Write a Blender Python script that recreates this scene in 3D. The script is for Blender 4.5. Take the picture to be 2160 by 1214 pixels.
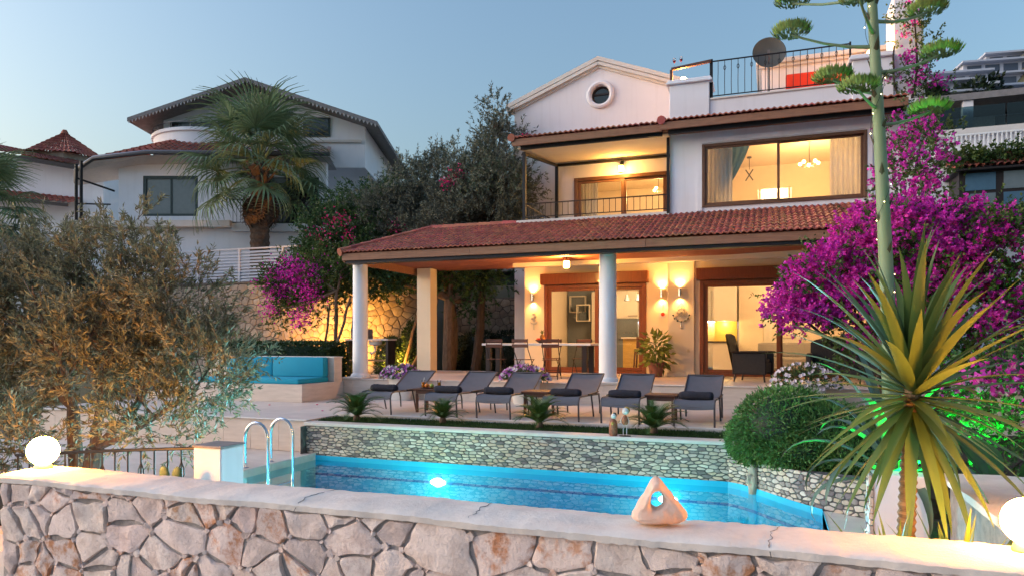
import bpy, bmesh, math, random
import numpy as np
from mathutils import Vector, Matrix

R = math.radians
sc = bpy.context.scene
for o in list(bpy.data.objects):
    bpy.data.objects.remove(o)
COL = sc.collection

# ------------------------------------------------------------------ camera
# X runs along the villa facade, Y away from the pool towards the house, Z up; terrace floor is z = 0
cam_data = bpy.data.cameras.new('camera')
cam = bpy.data.objects.new('camera', cam_data)
COL.objects.link(cam)
cam.location = (0, 0, 0.88)
cam.rotation_euler = (R(90), 0, R(20))
cam_data.sensor_width = 36
cam_data.lens = 25
cam_data.shift_y = 0.0523
cam_data.clip_end = 3000
sc.camera = cam

# ------------------------------------------------------------------ sky, sun, exposure
SUN_AZ, SUN_EL = R(-108), R(12.0)
world = bpy.data.worlds.new('World')
sc.world = world
world.use_nodes = True
wn = world.node_tree
sky = wn.nodes.new('ShaderNodeTexSky')
sky.sky_type = 'NISHITA'
sky.sun_disc = False
sky.sun_elevation = SUN_EL
sky.sun_rotation = SUN_AZ
sky.altitude = 200
sky.air_density = 1.5
sky.dust_density = 7.0
sky.ozone_density = 3.5
wn.nodes['Background'].inputs['Strength'].default_value = 0.15
wn.links.new(sky.outputs['Color'], wn.nodes['Background'].inputs['Color'])

sun_data = bpy.data.lights.new('sun', 'SUN')
sun_data.energy = 1.1
sun_data.angle = R(100)
sun_data.color = (0.5, 0.6, 1.0)
sun = bpy.data.objects.new('sun', sun_data)
COL.objects.link(sun)
sun_dir = Vector((math.sin(SUN_AZ) * math.cos(SUN_EL), math.cos(SUN_AZ) * math.cos(SUN_EL), math.sin(SUN_EL)))
sun.rotation_euler = (sun_dir).to_track_quat('Z', 'Y').to_euler()
sun.location = sun_dir * 60

sc.view_settings.view_transform = 'Standard'
sc.view_settings.look = 'None'
sc.view_settings.gamma = 1
sc.view_settings.use_curve_mapping = False
sc.view_settings.exposure = 1.24
sc.render.engine = 'CYCLES'
cy = sc.cycles
cy.use_denoising = True
cy.max_bounces = 7
cy.diffuse_bounces = 3
cy.glossy_bounces = 3
cy.transmission_bounces = 4
cy.transparent_max_bounces = 24
cy.sample_clamp_indirect = 4
cy.sample_clamp_direct = 0
cy.caustics_reflective = False
cy.caustics_refractive = False
cy.blur_glossy = 1.0
cy.adaptive_threshold = 0.02

# ------------------------------------------------------------------ helpers
rng = random.Random(7)
LAMP_GAIN = 1.33   # wattage of every lit lamp relative to the exposure


def lin(r, g, b):
    f = lambda c: (c / 255 / 12.92) if c <= 10 else ((c / 255 + .055) / 1.055) ** 2.4
    return (f(r), f(g), f(b))


MATS = {}


def mat(name, col, rough=.6, metal=0, var=.12, scale=6, bump=0, bscale=None, spec=.4, col2=None, fine=0,
        patch=None, trans=0, emit=None, estr=0, island=0, stretch=None, coat=0, streak=0, bdist=.02):
    """Procedural Principled material: base colour broken up by two noises, optional bump, leaf translucency and emission."""
    if name in MATS:
        return MATS[name]
    m = bpy.data.materials.new(name)
    MATS[name] = m
    m.use_nodes = True
    nt = m.node_tree
    N, L = nt.nodes, nt.links
    p = N['Principled BSDF']
    p.inputs['Roughness'].default_value = rough
    p.inputs['Metallic'].default_value = metal
    p.inputs['Specular IOR Level'].default_value = spec
    if coat:
        p.inputs['Coat Weight'].default_value = coat
    tc = N.new('ShaderNodeTexCoord')
    src = tc.outputs['Object']
    if stretch:
        mp = N.new('ShaderNodeMapping')
        mp.inputs['Scale'].default_value = stretch
        L.new(src, mp.inputs['Vector'])
        src = mp.outputs['Vector']
    n1 = N.new('ShaderNodeTexNoise')
    n1.inputs['Scale'].default_value = scale
    n1.inputs['Detail'].default_value = 6
    n1.inputs['Roughness'].default_value = .62
    L.new(src, n1.inputs['Vector'])
    ramp = N.new('ShaderNodeMapRange')
    ramp.inputs['From Min'].default_value = patch[0] if patch else .3
    ramp.inputs['From Max'].default_value = patch[1] if patch else .7
    L.new(n1.outputs['Fac'], ramp.inputs['Value'])
    mix = N.new('ShaderNodeMix')
    mix.data_type = 'RGBA'
    c2 = col2 if col2 else tuple(max(0, c * (1 - var * 1.6)) for c in col)
    mix.inputs['A'].default_value = (*col, 1)
    mix.inputs['B'].default_value = (*c2, 1)
    L.new(ramp.outputs['Result'], mix.inputs['Factor'])
    out = mix.outputs['Result']
    if streak:
        # rain streaks and grime: noise stretched along z
        mp2 = N.new('ShaderNodeMapping')
        mp2.inputs['Scale'].default_value = (5, 5, .35)
        L.new(tc.outputs['Object'], mp2.inputs['Vector'])
        n3 = N.new('ShaderNodeTexNoise')
        n3.inputs['Scale'].default_value = 1.5
        n3.inputs['Detail'].default_value = 5
        L.new(mp2.outputs['Vector'], n3.inputs['Vector'])
        r3 = N.new('ShaderNodeMapRange')
        r3.inputs['From Min'].default_value = .52
        r3.inputs['From Max'].default_value = .8
        r3.inputs['To Max'].default_value = streak
        L.new(n3.outputs['Fac'], r3.inputs['Value'])
        mx = N.new('ShaderNodeMix')
        mx.data_type = 'RGBA'
        mx.inputs['B'].default_value = (col[0] * .45, col[1] * .42, col[2] * .4, 1)
        L.new(out, mx.inputs['A'])
        L.new(r3.outputs['Result'], mx.inputs['Factor'])
        out = mx.outputs['Result']
    if island:
        geo = N.new('ShaderNodeNewGeometry')
        info = N.new('ShaderNodeObjectInfo')
        add = N.new('ShaderNodeMath')
        add.operation = 'ADD'
        L.new(geo.outputs['Random Per Island'], add.inputs[0])
        L.new(info.outputs['Random'], add.inputs[1])
        fr = N.new('ShaderNodeMath')
        fr.operation = 'FRACT'
        L.new(add.outputs[0], fr.inputs[0])
        hsv = N.new('ShaderNodeHueSaturation')
        mr = N.new('ShaderNodeMapRange')
        mr.inputs['To Min'].default_value = 1 - island
        mr.inputs['To Max'].default_value = 1 + island
        L.new(fr.outputs[0], mr.inputs['Value'])
        L.new(mr.outputs['Result'], hsv.inputs['Value'])
        mh = N.new('ShaderNodeMapRange')
        mh.inputs['To Min'].default_value = .5 - island * .05
        mh.inputs['To Max'].default_value = .5 + island * .05
        m7 = N.new('ShaderNodeMath')
        m7.operation = 'MULTIPLY'
        m7.inputs[1].default_value = 7.13
        f7 = N.new('ShaderNodeMath')
        f7.operation = 'FRACT'
        L.new(fr.outputs[0], m7.inputs[0])
        L.new(m7.outputs[0], f7.inputs[0])
        L.new(f7.outputs[0], mh.inputs['Value'])
        L.new(mh.outputs['Result'], hsv.inputs['Hue'])
        L.new(out, hsv.inputs['Color'])
        out = hsv.outputs['Color']
    L.new(out, p.inputs['Base Color'])
    if bump:
        n2 = N.new('ShaderNodeTexNoise')
        n2.inputs['Scale'].default_value = bscale or scale * 4
        n2.inputs['Detail'].default_value = 8
        n2.inputs['Roughness'].default_value = .7
        L.new(src, n2.inputs['Vector'])
        b = N.new('ShaderNodeBump')
        b.inputs['Strength'].default_value = bump
        b.inputs['Distance'].default_value = bdist
        L.new(n2.outputs['Fac'], b.inputs['Height'])
        L.new(b.outputs['Normal'], p.inputs['Normal'])
    if emit:
        p.inputs['Emission Color'].default_value = (*emit, 1)
        p.inputs['Emission Strength'].default_value = estr
    if trans:
        t = N.new('ShaderNodeBsdfTranslucent')
        L.new(out, t.inputs['Color'])
        ms = N.new('ShaderNodeMixShader')
        ms.inputs['Fac'].default_value = trans
        L.new(p.outputs['BSDF'], ms.inputs[1])
        L.new(t.outputs['BSDF'], ms.inputs[2])
        L.new(ms.outputs['Shader'], N['Material Output'].inputs['Surface'])
    return m


def glass_mat(name, tint=(.97, .98, .98), ior=1.45, gain=1.0, bump=0, bscale=3, rough=0.0):
    """Clear sheet: transparent tint mixed with a mirror reflection by Fresnel."""
    m = bpy.data.materials.new(name)
    MATS[name] = m
    m.use_nodes = True
    N, L = m.node_tree.nodes, m.node_tree.links
    N.remove(N['Principled BSDF'])
    t = N.new('ShaderNodeBsdfTransparent')
    t.inputs['Color'].default_value = (*tint, 1)
    g = N.new('ShaderNodeBsdfGlossy')
    g.inputs['Roughness'].default_value = rough
    fr = N.new('ShaderNodeFresnel')
    fr.inputs['IOR'].default_value = ior
    ms = N.new('ShaderNodeMixShader')
    mul = N.new('ShaderNodeMath')
    mul.operation = 'MULTIPLY'
    mul.inputs[1].default_value = gain
    L.new(fr.outputs['Fac'], mul.inputs[0])
    L.new(mul.outputs[0], ms.inputs['Fac'])
    L.new(t.outputs['BSDF'], ms.inputs[1])
    L.new(g.outputs['BSDF'], ms.inputs[2])
    L.new(ms.outputs['Shader'], N['Material Output'].inputs['Surface'])
    if bump:
        tc = N.new('ShaderNodeTexCoord')
        n = N.new('ShaderNodeTexNoise')
        n.inputs['Scale'].default_value = bscale
        n.inputs['Detail'].default_value = 3
        L.new(tc.outputs['Object'], n.inputs['Vector'])
        b = N.new('ShaderNodeBump')
        b.inputs['Strength'].default_value = bump
        b.inputs['Distance'].default_value = .02
        L.new(n.outputs['Fac'], b.inputs['Height'])
        L.new(b.outputs['Normal'], g.inputs['Normal'])
        L.new(b.outputs['Normal'], fr.inputs['Normal'])
    return m


def glow_mat(name, col, strength):
    m = bpy.data.materials.new(name)
    MATS[name] = m
    m.use_nodes = True
    N, L = m.node_tree.nodes, m.node_tree.links
    N.remove(N['Principled BSDF'])
    e = N.new('ShaderNodeEmission')
    e.inputs['Color'].default_value = (*col, 1)
    e.inputs['Strength'].default_value = strength * LAMP_GAIN
    L.new(e.outputs['Emission'], N['Material Output'].inputs['Surface'])
    return m


class MB:
    """Collects shapes; build() links them as one mesh object."""

    def __init__(s):
        s.v, s.f, s.m = [], [], []

    def add(s, verts, faces, mi=0):
        o = len(s.v)
        s.v += [tuple(v) for v in verts]
        s.f += [tuple(i + o for i in f) for f in faces]
        s.m += [mi] * len(faces)
        return s

    def box(s, x0, x1, y0, y1, z0, z1, mi=0):
        x0, x1 = min(x0, x1), max(x0, x1)
        y0, y1 = min(y0, y1), max(y0, y1)
        z0, z1 = min(z0, z1), max(z0, z1)
        return s.add([(x0, y0, z0), (x1, y0, z0), (x1, y1, z0), (x0, y1, z0), (x0, y0, z1), (x1, y0, z1), (x1, y1, z1), (x0, y1, z1)],
                     [(3, 2, 1, 0), (4, 5, 6, 7), (0, 1, 5, 4), (1, 2, 6, 5), (2, 3, 7, 6), (3, 0, 4, 7)], mi)

    def bar(s, p0, p1, w, h, mi=0, up=(0, 0, 1)):
        """square-section bar from p0 to p1"""
        p0, p1 = Vector(p0), Vector(p1)
        d = (p1 - p0).normalized()
        side = d.cross(Vector(up))
        if side.length < 1e-4:
            side = Vector((1, 0, 0))
        side.normalize()
        u = side.cross(d).normalized()
        a, b = side * w / 2, u * h / 2
        v = [p0 - a - b, p0 + a - b, p0 + a + b, p0 - a + b, p1 - a - b, p1 + a - b, p1 + a + b, p1 - a + b]
        return s.add(v, [(3, 2, 1, 0), (4, 5, 6, 7), (0, 1, 5, 4), (1, 2, 6, 5), (2, 3, 7, 6), (3, 0, 4, 7)], mi)

    def tube(s, pts, rad, n=8, mi=0, caps=True, closed=False):
        pts = [Vector(p) for p in pts]
        k = len(pts)
        if not hasattr(rad, '__len__'):
            rad = [rad] * k
        rings, ref = [], None
        for i, p in enumerate(pts):
            if closed:
                d = pts[(i + 1) % k] - pts[i - 1]
            else:
                d = pts[min(i + 1, k - 1)] - pts[max(i - 1, 0)]
            if d.length < 1e-9:
                d = Vector((0, 0, 1))
            d.normalize()
            if ref is None:
                ref = Vector((0, 0, 1)) if abs(d.z) < .9 else Vector((1, 0, 0))
            a = ref - d * ref.dot(d)
            if a.length < 1e-6:
                a = d.orthogonal()
            a.normalize()
            ref = a
            b = d.cross(a)
            rings.append([p + (a * math.cos(t * 2 * math.pi / n) + b * math.sin(t * 2 * math.pi / n)) * rad[i] for t in range(n)])
        vs = [v for r_ in rings for v in r_]
        fs = []
        for i in range(k if closed else k - 1):
            j = (i + 1) % k
            for t in range(n):
                u = (t + 1) % n
                fs.append((i * n + t, i * n + u, j * n + u, j * n + t))
        if caps and not closed:
            fs.append(tuple(range(n - 1, -1, -1)))
            fs.append(tuple((k - 1) * n + t for t in range(n)))
        return s.add(vs, fs, mi)

    def lathe(s, prof, c=(0, 0, 0), n=16, mi=0, sx=1, sy=1):
        vs, fs = [], []
        for r_, z in prof:
            for t in range(n):
                a = t * 2 * math.pi / n
                vs.append((c[0] + r_ * math.cos(a) * sx, c[1] + r_ * math.sin(a) * sy, c[2] + z))
        for i in range(len(prof) - 1):
            for t in range(n):
                u = (t + 1) % n
                fs.append((i * n + t, i * n + u, (i + 1) * n + u, (i + 1) * n + t))
        fs.append(tuple(range(n - 1, -1, -1)))
        fs.append(tuple((len(prof) - 1) * n + t for t in range(n)))
        return s.add(vs, fs, mi)

    def ball(s, c, r_, n=12, mi=0, sx=1, sy=1, sz=1):
        k = max(4, n // 2)
        prof = [(r_ * math.sin(math.pi * i / k) + 1e-5, -r_ * sz * math.cos(math.pi * i / k)) for i in range(k + 1)]
        return s.lathe(prof, c, n, mi, sx, sy)

    def prism(s, poly, fn, d0, d1, mi=0):
        """poly of (u,v); fn(u,v,d) -> xyz; solid between depths d0 and d1"""
        k = len(poly)
        vs = [fn(u, v, d0) for u, v in poly] + [fn(u, v, d1) for u, v in poly]
        fs = [tuple(range(k)), tuple(range(2 * k - 1, k - 1, -1))]
        fs += [(i, k + i, k + (i + 1) % k, (i + 1) % k) for i in range(k)]
        return s.add(vs, fs, mi)

    def grid(s, fn, nu, nv, mi=0):
        vs = [fn(i / nu, j / nv) for j in range(nv + 1) for i in range(nu + 1)]
        fs = [(j * (nu + 1) + i, j * (nu + 1) + i + 1, (j + 1) * (nu + 1) + i + 1, (j + 1) * (nu + 1) + i) for j in range(nv) for i in range(nu)]
        return s.add(vs, fs, mi)

    def mesh(s, name, mats, smooth=False, bevel=0, fix=True, seg=1):
        me = bpy.data.meshes.new(name)
        me.from_pydata(s.v, [], s.f)
        if not isinstance(mats, (list, tuple)):
            mats = [mats]
        for m in mats:
            me.materials.append(MATS[m] if isinstance(m, str) else m)
        if len(mats) > 1:
            me.polygons.foreach_set('material_index', s.m)
        if fix or bevel:
            bm = bmesh.new()
            bm.from_mesh(me)
            if fix:
                bmesh.ops.recalc_face_normals(bm, faces=bm.faces)
            if bevel:
                es = [e for e in bm.edges if len(e.link_faces) == 2 and e.calc_face_angle(0) > .6]
                bmesh.ops.bevel(bm, geom=es, offset=bevel, segments=seg, affect='EDGES', profile=.6, clamp_overlap=True)
            bm.to_mesh(me)
            bm.free()
        if smooth:
            me.polygons.foreach_set('use_smooth', [True] * len(me.polygons))
            if smooth != 'all':
                try:
                    me.set_sharp_from_angle(angle=R(38))
                except Exception:
                    pass
        me.update()
        return me

    def build(s, name, mats, parent=None, smooth=False, bevel=0, loc=None, fix=True, seg=1):
        return link(name, s.mesh(name, mats, smooth, bevel, fix, seg), parent, loc)


def link(name, data, parent=None, loc=None, rot=None, scale=None):
    o = bpy.data.objects.new(name, data)
    COL.objects.link(o)
    if parent is not None:
        o.parent = parent
    if loc is not None:
        o.location = loc
    if rot is not None:
        o.rotation_euler = rot
    if scale is not None:
        o.scale = scale
    return o


def tag(o, label=None, cat=None, group=None, kind=None):
    if label:
        o['label'] = label
    if cat:
        o['category'] = cat
    if group:
        o['group'] = group
    if kind:
        o['kind'] = kind
    return o


def thing(name, label, cat, loc=(0, 0, 0), rz=0, group=None):
    return tag(link(name, None, None, loc, (0, 0, rz)), label, cat, group)


def kids(o):
    return [c for c in bpy.data.objects if c.parent == o]


def copy_tree(o, parent=None, tree=None):
    if tree is None:
        tree = {}
        for c in bpy.data.objects:
            if c.parent is not None:
                tree.setdefault(c.parent.name, []).append(c)
    c = o.copy()
    COL.objects.link(c)
    c.parent = parent
    for ch in tree.get(o.name, []):
        copy_tree(ch, c, tree)
    return c


def lamp(name, kind, loc, energy, col, parent=None, radius=.05, rot=None, spot=None, blend=.5, size=None):
    d = bpy.data.lights.new(name, kind)
    d.energy = energy * LAMP_GAIN
    d.color = col
    if kind in ('POINT', 'SPOT'):
        d.shadow_soft_size = radius
    if kind == 'SPOT':
        d.spot_size = R(spot)
        d.spot_blend = blend
    if kind == 'AREA':
        d.size = size
    o = link(name, d, parent, loc, rot)
    return o


def aim(o, target):
    d = Vector(target) - o.location
    o.rotation_euler = d.to_track_quat('-Z', 'Y').to_euler()


def chaikin(poly, it=1, c=.09):
    for _ in range(it):
        q = []
        for i in range(len(poly)):
            a, b = poly[i], poly[(i + 1) % len(poly)]
            q.append((a[0] * (1 - c) + b[0] * c, a[1] * (1 - c) + b[1] * c))
            q.append((a[0] * c + b[0] * (1 - c), a[1] * c + b[1] * (1 - c)))
        poly = q
    return poly


def shrink(poly, d):
    """move every edge of a convex polygon inwards by d"""
    cx = sum(p[0] for p in poly) / len(poly)
    cy_ = sum(p[1] for p in poly) / len(poly)
    out = poly
    for i in range(len(poly)):
        a, b = poly[i], poly[(i + 1) % len(poly)]
        nx, ny = b[1] - a[1], a[0] - b[0]
        l = math.hypot(nx, ny)
        if l < 1e-6:
            continue
        nx, ny = nx / l, ny / l
        if (cx - a[0]) * nx + (cy_ - a[1]) * ny < 0:
            nx, ny = -nx, -ny
        out = clip(out, (a[0] + nx * d, a[1] + ny * d), (nx, ny))
        if len(out) < 3:
            return []
    return out


def clip(poly, p, n):
    """keep the side of the line through p that n points to"""
    out = []
    k = len(poly)
    for i in range(k):
        a, b = poly[i], poly[(i + 1) % k]
        da = (a[0] - p[0]) * n[0] + (a[1] - p[1]) * n[1]
        db = (b[0] - p[0]) * n[0] + (b[1] - p[1]) * n[1]
        if da >= 0:
            out.append(a)
        if (da >= 0) != (db >= 0):
            t = da / (da - db)
            out.append((a[0] + (b[0] - a[0]) * t, a[1] + (b[1] - a[1]) * t))
    return out


def voronoi(w, h, sx, sy, jit, rg, drop=0.0):
    """irregular cells that fill a w x h rectangle; worked out in a space where a cell is square, so they keep the sx:sy stretch"""
    st = sx / sy
    h, sy = h * st, sx
    pts = []
    jx, jy = jit if isinstance(jit, tuple) else (jit, jit)
    ny = max(1, round(h / sy))
    nx = max(1, round(w / sx))
    for j in range(-1, ny + 1):
        for i in range(-1, nx + 1):
            if rg.random() < drop:
                continue
            pts.append(((i + .5 + (.5 if j % 2 else 0) + rg.uniform(-jx, jx)) * w / nx, (j + .5 + rg.uniform(-jy, jy)) * h / ny))
    cells = []
    rad = 3.2 * max(w / nx, h / ny)
    for p in pts:
        if not (-w / nx * .5 < p[0] < w + w / nx * .5 and -h / ny * .5 < p[1] < h + h / ny * .5):
            continue
        poly = [(0, 0), (w, 0), (w, h), (0, h)]
        for q in pts:
            if q is p or abs(q[0] - p[0]) > rad or abs(q[1] - p[1]) > rad:
                continue
            mx, my = (p[0] + q[0]) / 2, (p[1] + q[1]) / 2
            poly = clip(poly, (mx, my), (p[0] - q[0], p[1] - q[1]))
            if len(poly) < 3:
                break
        if len(poly) >= 3:
            cells.append([(a, b / st) for a, b in poly])
    return cells


def area(poly):
    return abs(sum(poly[i][0] * poly[(i + 1) % len(poly)][1] - poly[(i + 1) % len(poly)][0] * poly[i][1] for i in range(len(poly)))) / 2


def stone(mb, poly, fn, depth, rg, mi=0, rough=.25, rings=2):
    """one rubble stone: outline sunk in the mortar, broken edge, gently uneven tilted face. fn(u,v,d)->xyz"""
    k = len(poly)
    cx = sum(p[0] for p in poly) / k
    cy_ = sum(p[1] for p in poly) / k
    sz = math.sqrt(area(poly))
    tx, ty = rg.uniform(-.3, .3), rg.uniform(-.3, .3)
    ax, ay, p1, p2 = rg.uniform(-7, 7) / sz, rg.uniform(-7, 7) / sz, rg.uniform(0, 6), rg.uniform(0, 6)
    crease = rg.uniform(0, math.pi)
    cl, cd = rg.uniform(-.2, .2) * sz, rg.uniform(.0, .9)

    def relief(u, v):
        r_ = ((u - cx) * tx + (v - cy_) * ty) / sz + .35 * rough * math.sin(u * ax + v * ay + p1) + .25 * rough * math.sin(u * ay - v * ax + p2)
        t = (u - cx) * math.cos(crease) + (v - cy_) * math.sin(crease) - cl
        return r_ - cd * max(0, t) / sz

    vs = [fn(u, v, -.012) for u, v in poly]
    levels = [(1.0, .5), (.93, .95)] + ([(.62, 1.0), (.3, 1.0)] if rings > 2 else [])
    for i_, (sc_, dd) in enumerate(levels):
        for u, v in poly:
            q = sc_ * (1 + rg.uniform(-.03, .03)) if sc_ < 1 else sc_
            uu, vv = cx + (u - cx) * q, cy_ + (v - cy_) * q
            vs.append(fn(uu, vv, max(.001, depth * dd * (1 + (relief(uu, vv) if i_ else 0)))))
    vs.append(fn(cx, cy_, depth * (1 + relief(cx, cy_))))
    fs = []
    nl = len(levels) + 1
    for l in range(nl - 1):
        for i in range(k):
            j = (i + 1) % k
            fs.append((l * k + i, l * k + j, (l + 1) * k + j, (l + 1) * k + i))
    for i in range(k):
        fs.append(((nl - 1) * k + i, (nl - 1) * k + (i + 1) % k, nl * k))
    mb.add(vs, fs, mi)


def stone_face(parent, w, h, fn, sx, sy, mats, gap, depth, seed, jit=.38, rounds=1, drop=0, limit=300, name='stone', rings=2, min_area=0,
               smooth=True, rough=.25, cut=.12, chip=0, wob_=0):
    """lay a face of separate stones on fn; the largest `limit` are objects, the rest one joined part"""
    rg = random.Random(seed)
    cells = voronoi(w, h, sx, sy, jit, rg, drop)
    corners = {(round(p[0], 3), round(p[1], 3)) for c in cells for p in c if .02 < p[0] < w - .02 and .02 < p[1] < h - .02}
    cells = [shrink(c, gap * rg.uniform(.6, 1.5)) for c in cells]
    cells = [c for c in cells if len(c) >= 3 and area(c) > min_area]
    cells.sort(key=area, reverse=True)
    rest = MB()
    for i, c in enumerate(cells):
        if wob_:
            c2 = []
            for a, b in zip(c, c[1:] + c[:1]):
                l_ = math.hypot(b[0] - a[0], b[1] - a[1])
                c2.append(a)
                if l_ > .07:
                    nx_, ny_ = (b[1] - a[1]) / l_, (a[0] - b[0]) / l_
                    for t in ((.33, .67) if l_ > .13 else (.5,)):
                        j_ = rg.uniform(-1, .6) * wob_ * l_
                        tt = t + rg.uniform(-.1, .1)
                        c2.append((a[0] + (b[0] - a[0]) * tt + nx_ * j_, a[1] + (b[1] - a[1]) * tt + ny_ * j_))
            c = c2
        c = chaikin(c, rounds, cut) if rounds else c
        if i < limit:
            mb = MB()
            stone(mb, c, fn, depth * rg.uniform(.75, 1.2), rg, 0, rough, rings)
            mb.build(name, rg.choice(mats), parent, smooth=smooth)
        else:
            stone(rest, c, fn, depth * rg.uniform(.75, 1.2), rg, rg.randrange(len(mats)), rough, rings)
    if chip:
        cm = MB()
        for (u, v) in sorted(corners):
            r_ = chip * rg.uniform(.5, 1.2)
            pl = [(u + r_ * rg.uniform(.6, 1.3) * math.cos(a), v + r_ * rg.uniform(.5, 1.1) * math.sin(a)) for a in [q * math.pi / 3 + .3 for q in range(6)]]
            stone(cm, pl, fn, depth * .8, rg, rg.randrange(len(mats)), rough, 2)
        tag(cm.build('stone_chips', mats, parent, smooth=smooth), kind='stuff')
    if rest.v:
        tag(rest.build('small_stones', mats, parent, smooth=smooth), kind='stuff')


def wall_boxes(mb, u0, u1, z0, z1, holes, fn, mi=0):
    """rectangle u0..u1 x z0..z1 minus rectangular holes, as solid blocks; fn(ua,ub,za,zb) adds a block"""
    us = sorted({u0, u1, *[h[0] for h in holes], *[h[1] for h in holes]})
    for a, b in zip(us, us[1:]):
        zs = [(z0, z1)]
        for h in holes:
            if h[0] < b - 1e-6 and h[1] > a + 1e-6:
                nz = []
                for p, q in zs:
                    if h[2] > p:
                        nz.append((p, min(q, h[2])))
                    if h[3] < q:
                        nz.append((max(p, h[3]), q))
                zs = [z for z in nz if z[1] - z[0] > 1e-6]
        for p, q in zs:
            fn(a, b, p, q)


def leaf_mesh(name, mats, pts, dirs, length, width, fold=.25, rg=None, mi=None, tipw=.0, shape=1):
    """many small leaves at once: pts (n,3) bases, dirs (n,3) unit; each leaf a folded kite of two triangles-pairs"""
    n = len(pts)
    r0 = np.random.RandomState(11 if rg is None else rg)
    pts, d = np.asarray(pts, float), np.asarray(dirs, float)
    d /= np.linalg.norm(d, axis=1)[:, None] + 1e-9
    up = r0.normal(size=(n, 3))
    sd = np.cross(d, up)
    sd /= np.linalg.norm(sd, axis=1)[:, None] + 1e-9
    nm = np.cross(sd, d)
    L = (np.asarray(length) * np.ones(n) * r0.uniform(.7, 1.3, n))[:, None]
    W = (np.asarray(width) * np.ones(n) * r0.uniform(.8, 1.2, n))[:, None]
    mid = pts + d * L * .45
    a = mid + sd * W / 2 + nm * W * fold
    b = mid - sd * W / 2 + nm * W * fold
    tip = pts + d * L - nm * L * .08
    v = np.stack([pts, a, tip, b], 1).reshape(-1, 3)
    f = np.arange(n * 4).reshape(n, 4)
    me = bpy.data.meshes.new(name)
    me.vertices.add(n * 4)
    me.vertices.foreach_set('co', v.ravel())
    me.loops.add(n * 4)
    me.loops.foreach_set('vertex_index', f.ravel())
    me.polygons.add(n)
    me.polygons.foreach_set('loop_start', np.arange(n) * 4)
    for m in (mats if isinstance(mats, (list, tuple)) else [mats]):
        me.materials.append(MATS[m] if isinstance(m, str) else m)
    if mi is not None:
        me.polygons.foreach_set('material_index', np.asarray(mi, dtype=np.int32))
    me.update(calc_edges=True)
    return me


def blade(mb, base, az, el, length, width, droop, n=7, fold=.18, wprof=None, mi=0, twist=0):
    """one long leaf: strip with a V section that leaves base at azimuth az / elevation el and bends down by droop over its length"""
    p = Vector(base)
    side = Vector((-math.sin(az), math.cos(az), 0))
    rows = []
    for i in range(n + 1):
        t = i / n
        e = el - droop * t * t
        d = Vector((math.cos(az) * math.cos(e), math.sin(az) * math.cos(e), math.sin(e)))
        nm = side.cross(d) * -1
        w = width * (wprof(t) if wprof else (min(1, .55 + 1.6 * t) * (1 - t ** 2.2)))
        w = max(w, .0015)
        s2 = side * math.cos(twist * t) + nm * math.sin(twist * t)
        rows.append([p - s2 * w / 2 + nm * w * fold, p.copy(), p + s2 * w / 2 + nm * w * fold])
        p = p + d * (length / n)
    vs = [v for r_ in rows for v in r_]
    fs = []
    for i in range(n):
        for j in range(2):
            fs.append((i * 3 + j, i * 3 + j + 1, i * 3 + 4 + j, i * 3 + 3 + j))
    mb.add(vs, fs, mi)
# ------------------------------------------------------------------ materials
mat('plaster', (.76, .75, .79), .85, var=.04, scale=1.2, bump=.15, bscale=60, streak=.16)
mat('plaster_cream', (.76, .66, .5), .85, var=.05, scale=1.5, bump=.12, bscale=50)
mat('plaster_far', (.84, .83, .86), .9, var=.06, scale=.6, streak=.1)
mat('plaster_trim', (.66, .62, .58), .8, var=.06, scale=3, bump=.1)
mat('paint_white', (.8, .8, .8), .5, var=.03, scale=4)
mat('column_white', (.8, .8, .81), .6, var=.05, scale=2, bump=.12, bscale=40, streak=.12)
mat('travertine', (.68, .57, .49), .55, var=.15, scale=2.2, stretch=(1, 1, 7), bump=.15, bscale=14, col2=(.55, .45, .38))
mat('travertine_floor', (.68, .58, .52), .4, var=.12, scale=1.4, stretch=(1, 5, 1), bump=.06, bscale=20, island=.07)
mat('travertine_edge', (.72, .65, .59), .5, var=.1, scale=5, bump=.1)
mat('coping', (.78, .70, .63), .85, col2=(.62, .54, .48), scale=4, bump=.5, bscale=30)
mat('mortar', (.62, .54, .5), .95, var=.3, scale=9, bump=1.0, bscale=60, bdist=.04)
mat('mortar_dark', (.17, .165, .16), .9, var=.4, scale=7, bump=.6, bscale=60)
mat('mortar_back', (.2, .17, .15), .95, var=.3, scale=7, bump=.6, bscale=50)
for i, (c, c2) in enumerate([((.86, .66, .58), (.72, .52, .44)), ((.88, .71, .63), (.75, .58, .5)), ((.9, .71, .63), (.62, .28, .14)),
                             ((.86, .7, .62), (.68, .51, .44)), ((.78, .62, .56), (.62, .48, .43)), ((.88, .69, .6), (.7, .38, .24))]):
    mat('rock%d' % i, c, .9, col2=c2, scale=7 + i, bump=1.0, bscale=26, island=.12, bdist=.034, patch=(.46, .62))
for i, (c, c2) in enumerate([((.6, .5, .42), (.44, .36, .31)), ((.66, .53, .41), (.48, .38, .3)), ((.42, .35, .31), (.28, .23, .21)),
                             ((.62, .46, .34), (.5, .35, .26)), ((.24, .19, .19), (.15, .12, .12)), ((.7, .6, .52), (.54, .46, .4))]):
    mat('poolrock%d' % i, c, .7, col2=c2, scale=14, bump=.4, bscale=50, island=.12)
for i, c in enumerate([(.42, .34, .26), (.46, .38, .3), (.36, .29, .23)]):
    mat('backrock%d' % i, c, .9, var=.22, scale=6, bump=.5, bscale=24, island=.12)
mat('rooftile', (.40, .115, .075), .75, col2=(.27, .075, .05), scale=4, bump=.25, bscale=30, island=.34)
mat('rooftile_far', (.46, .13, .08), .85, col2=(.3, .085, .06), scale=3, island=.15)
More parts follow.
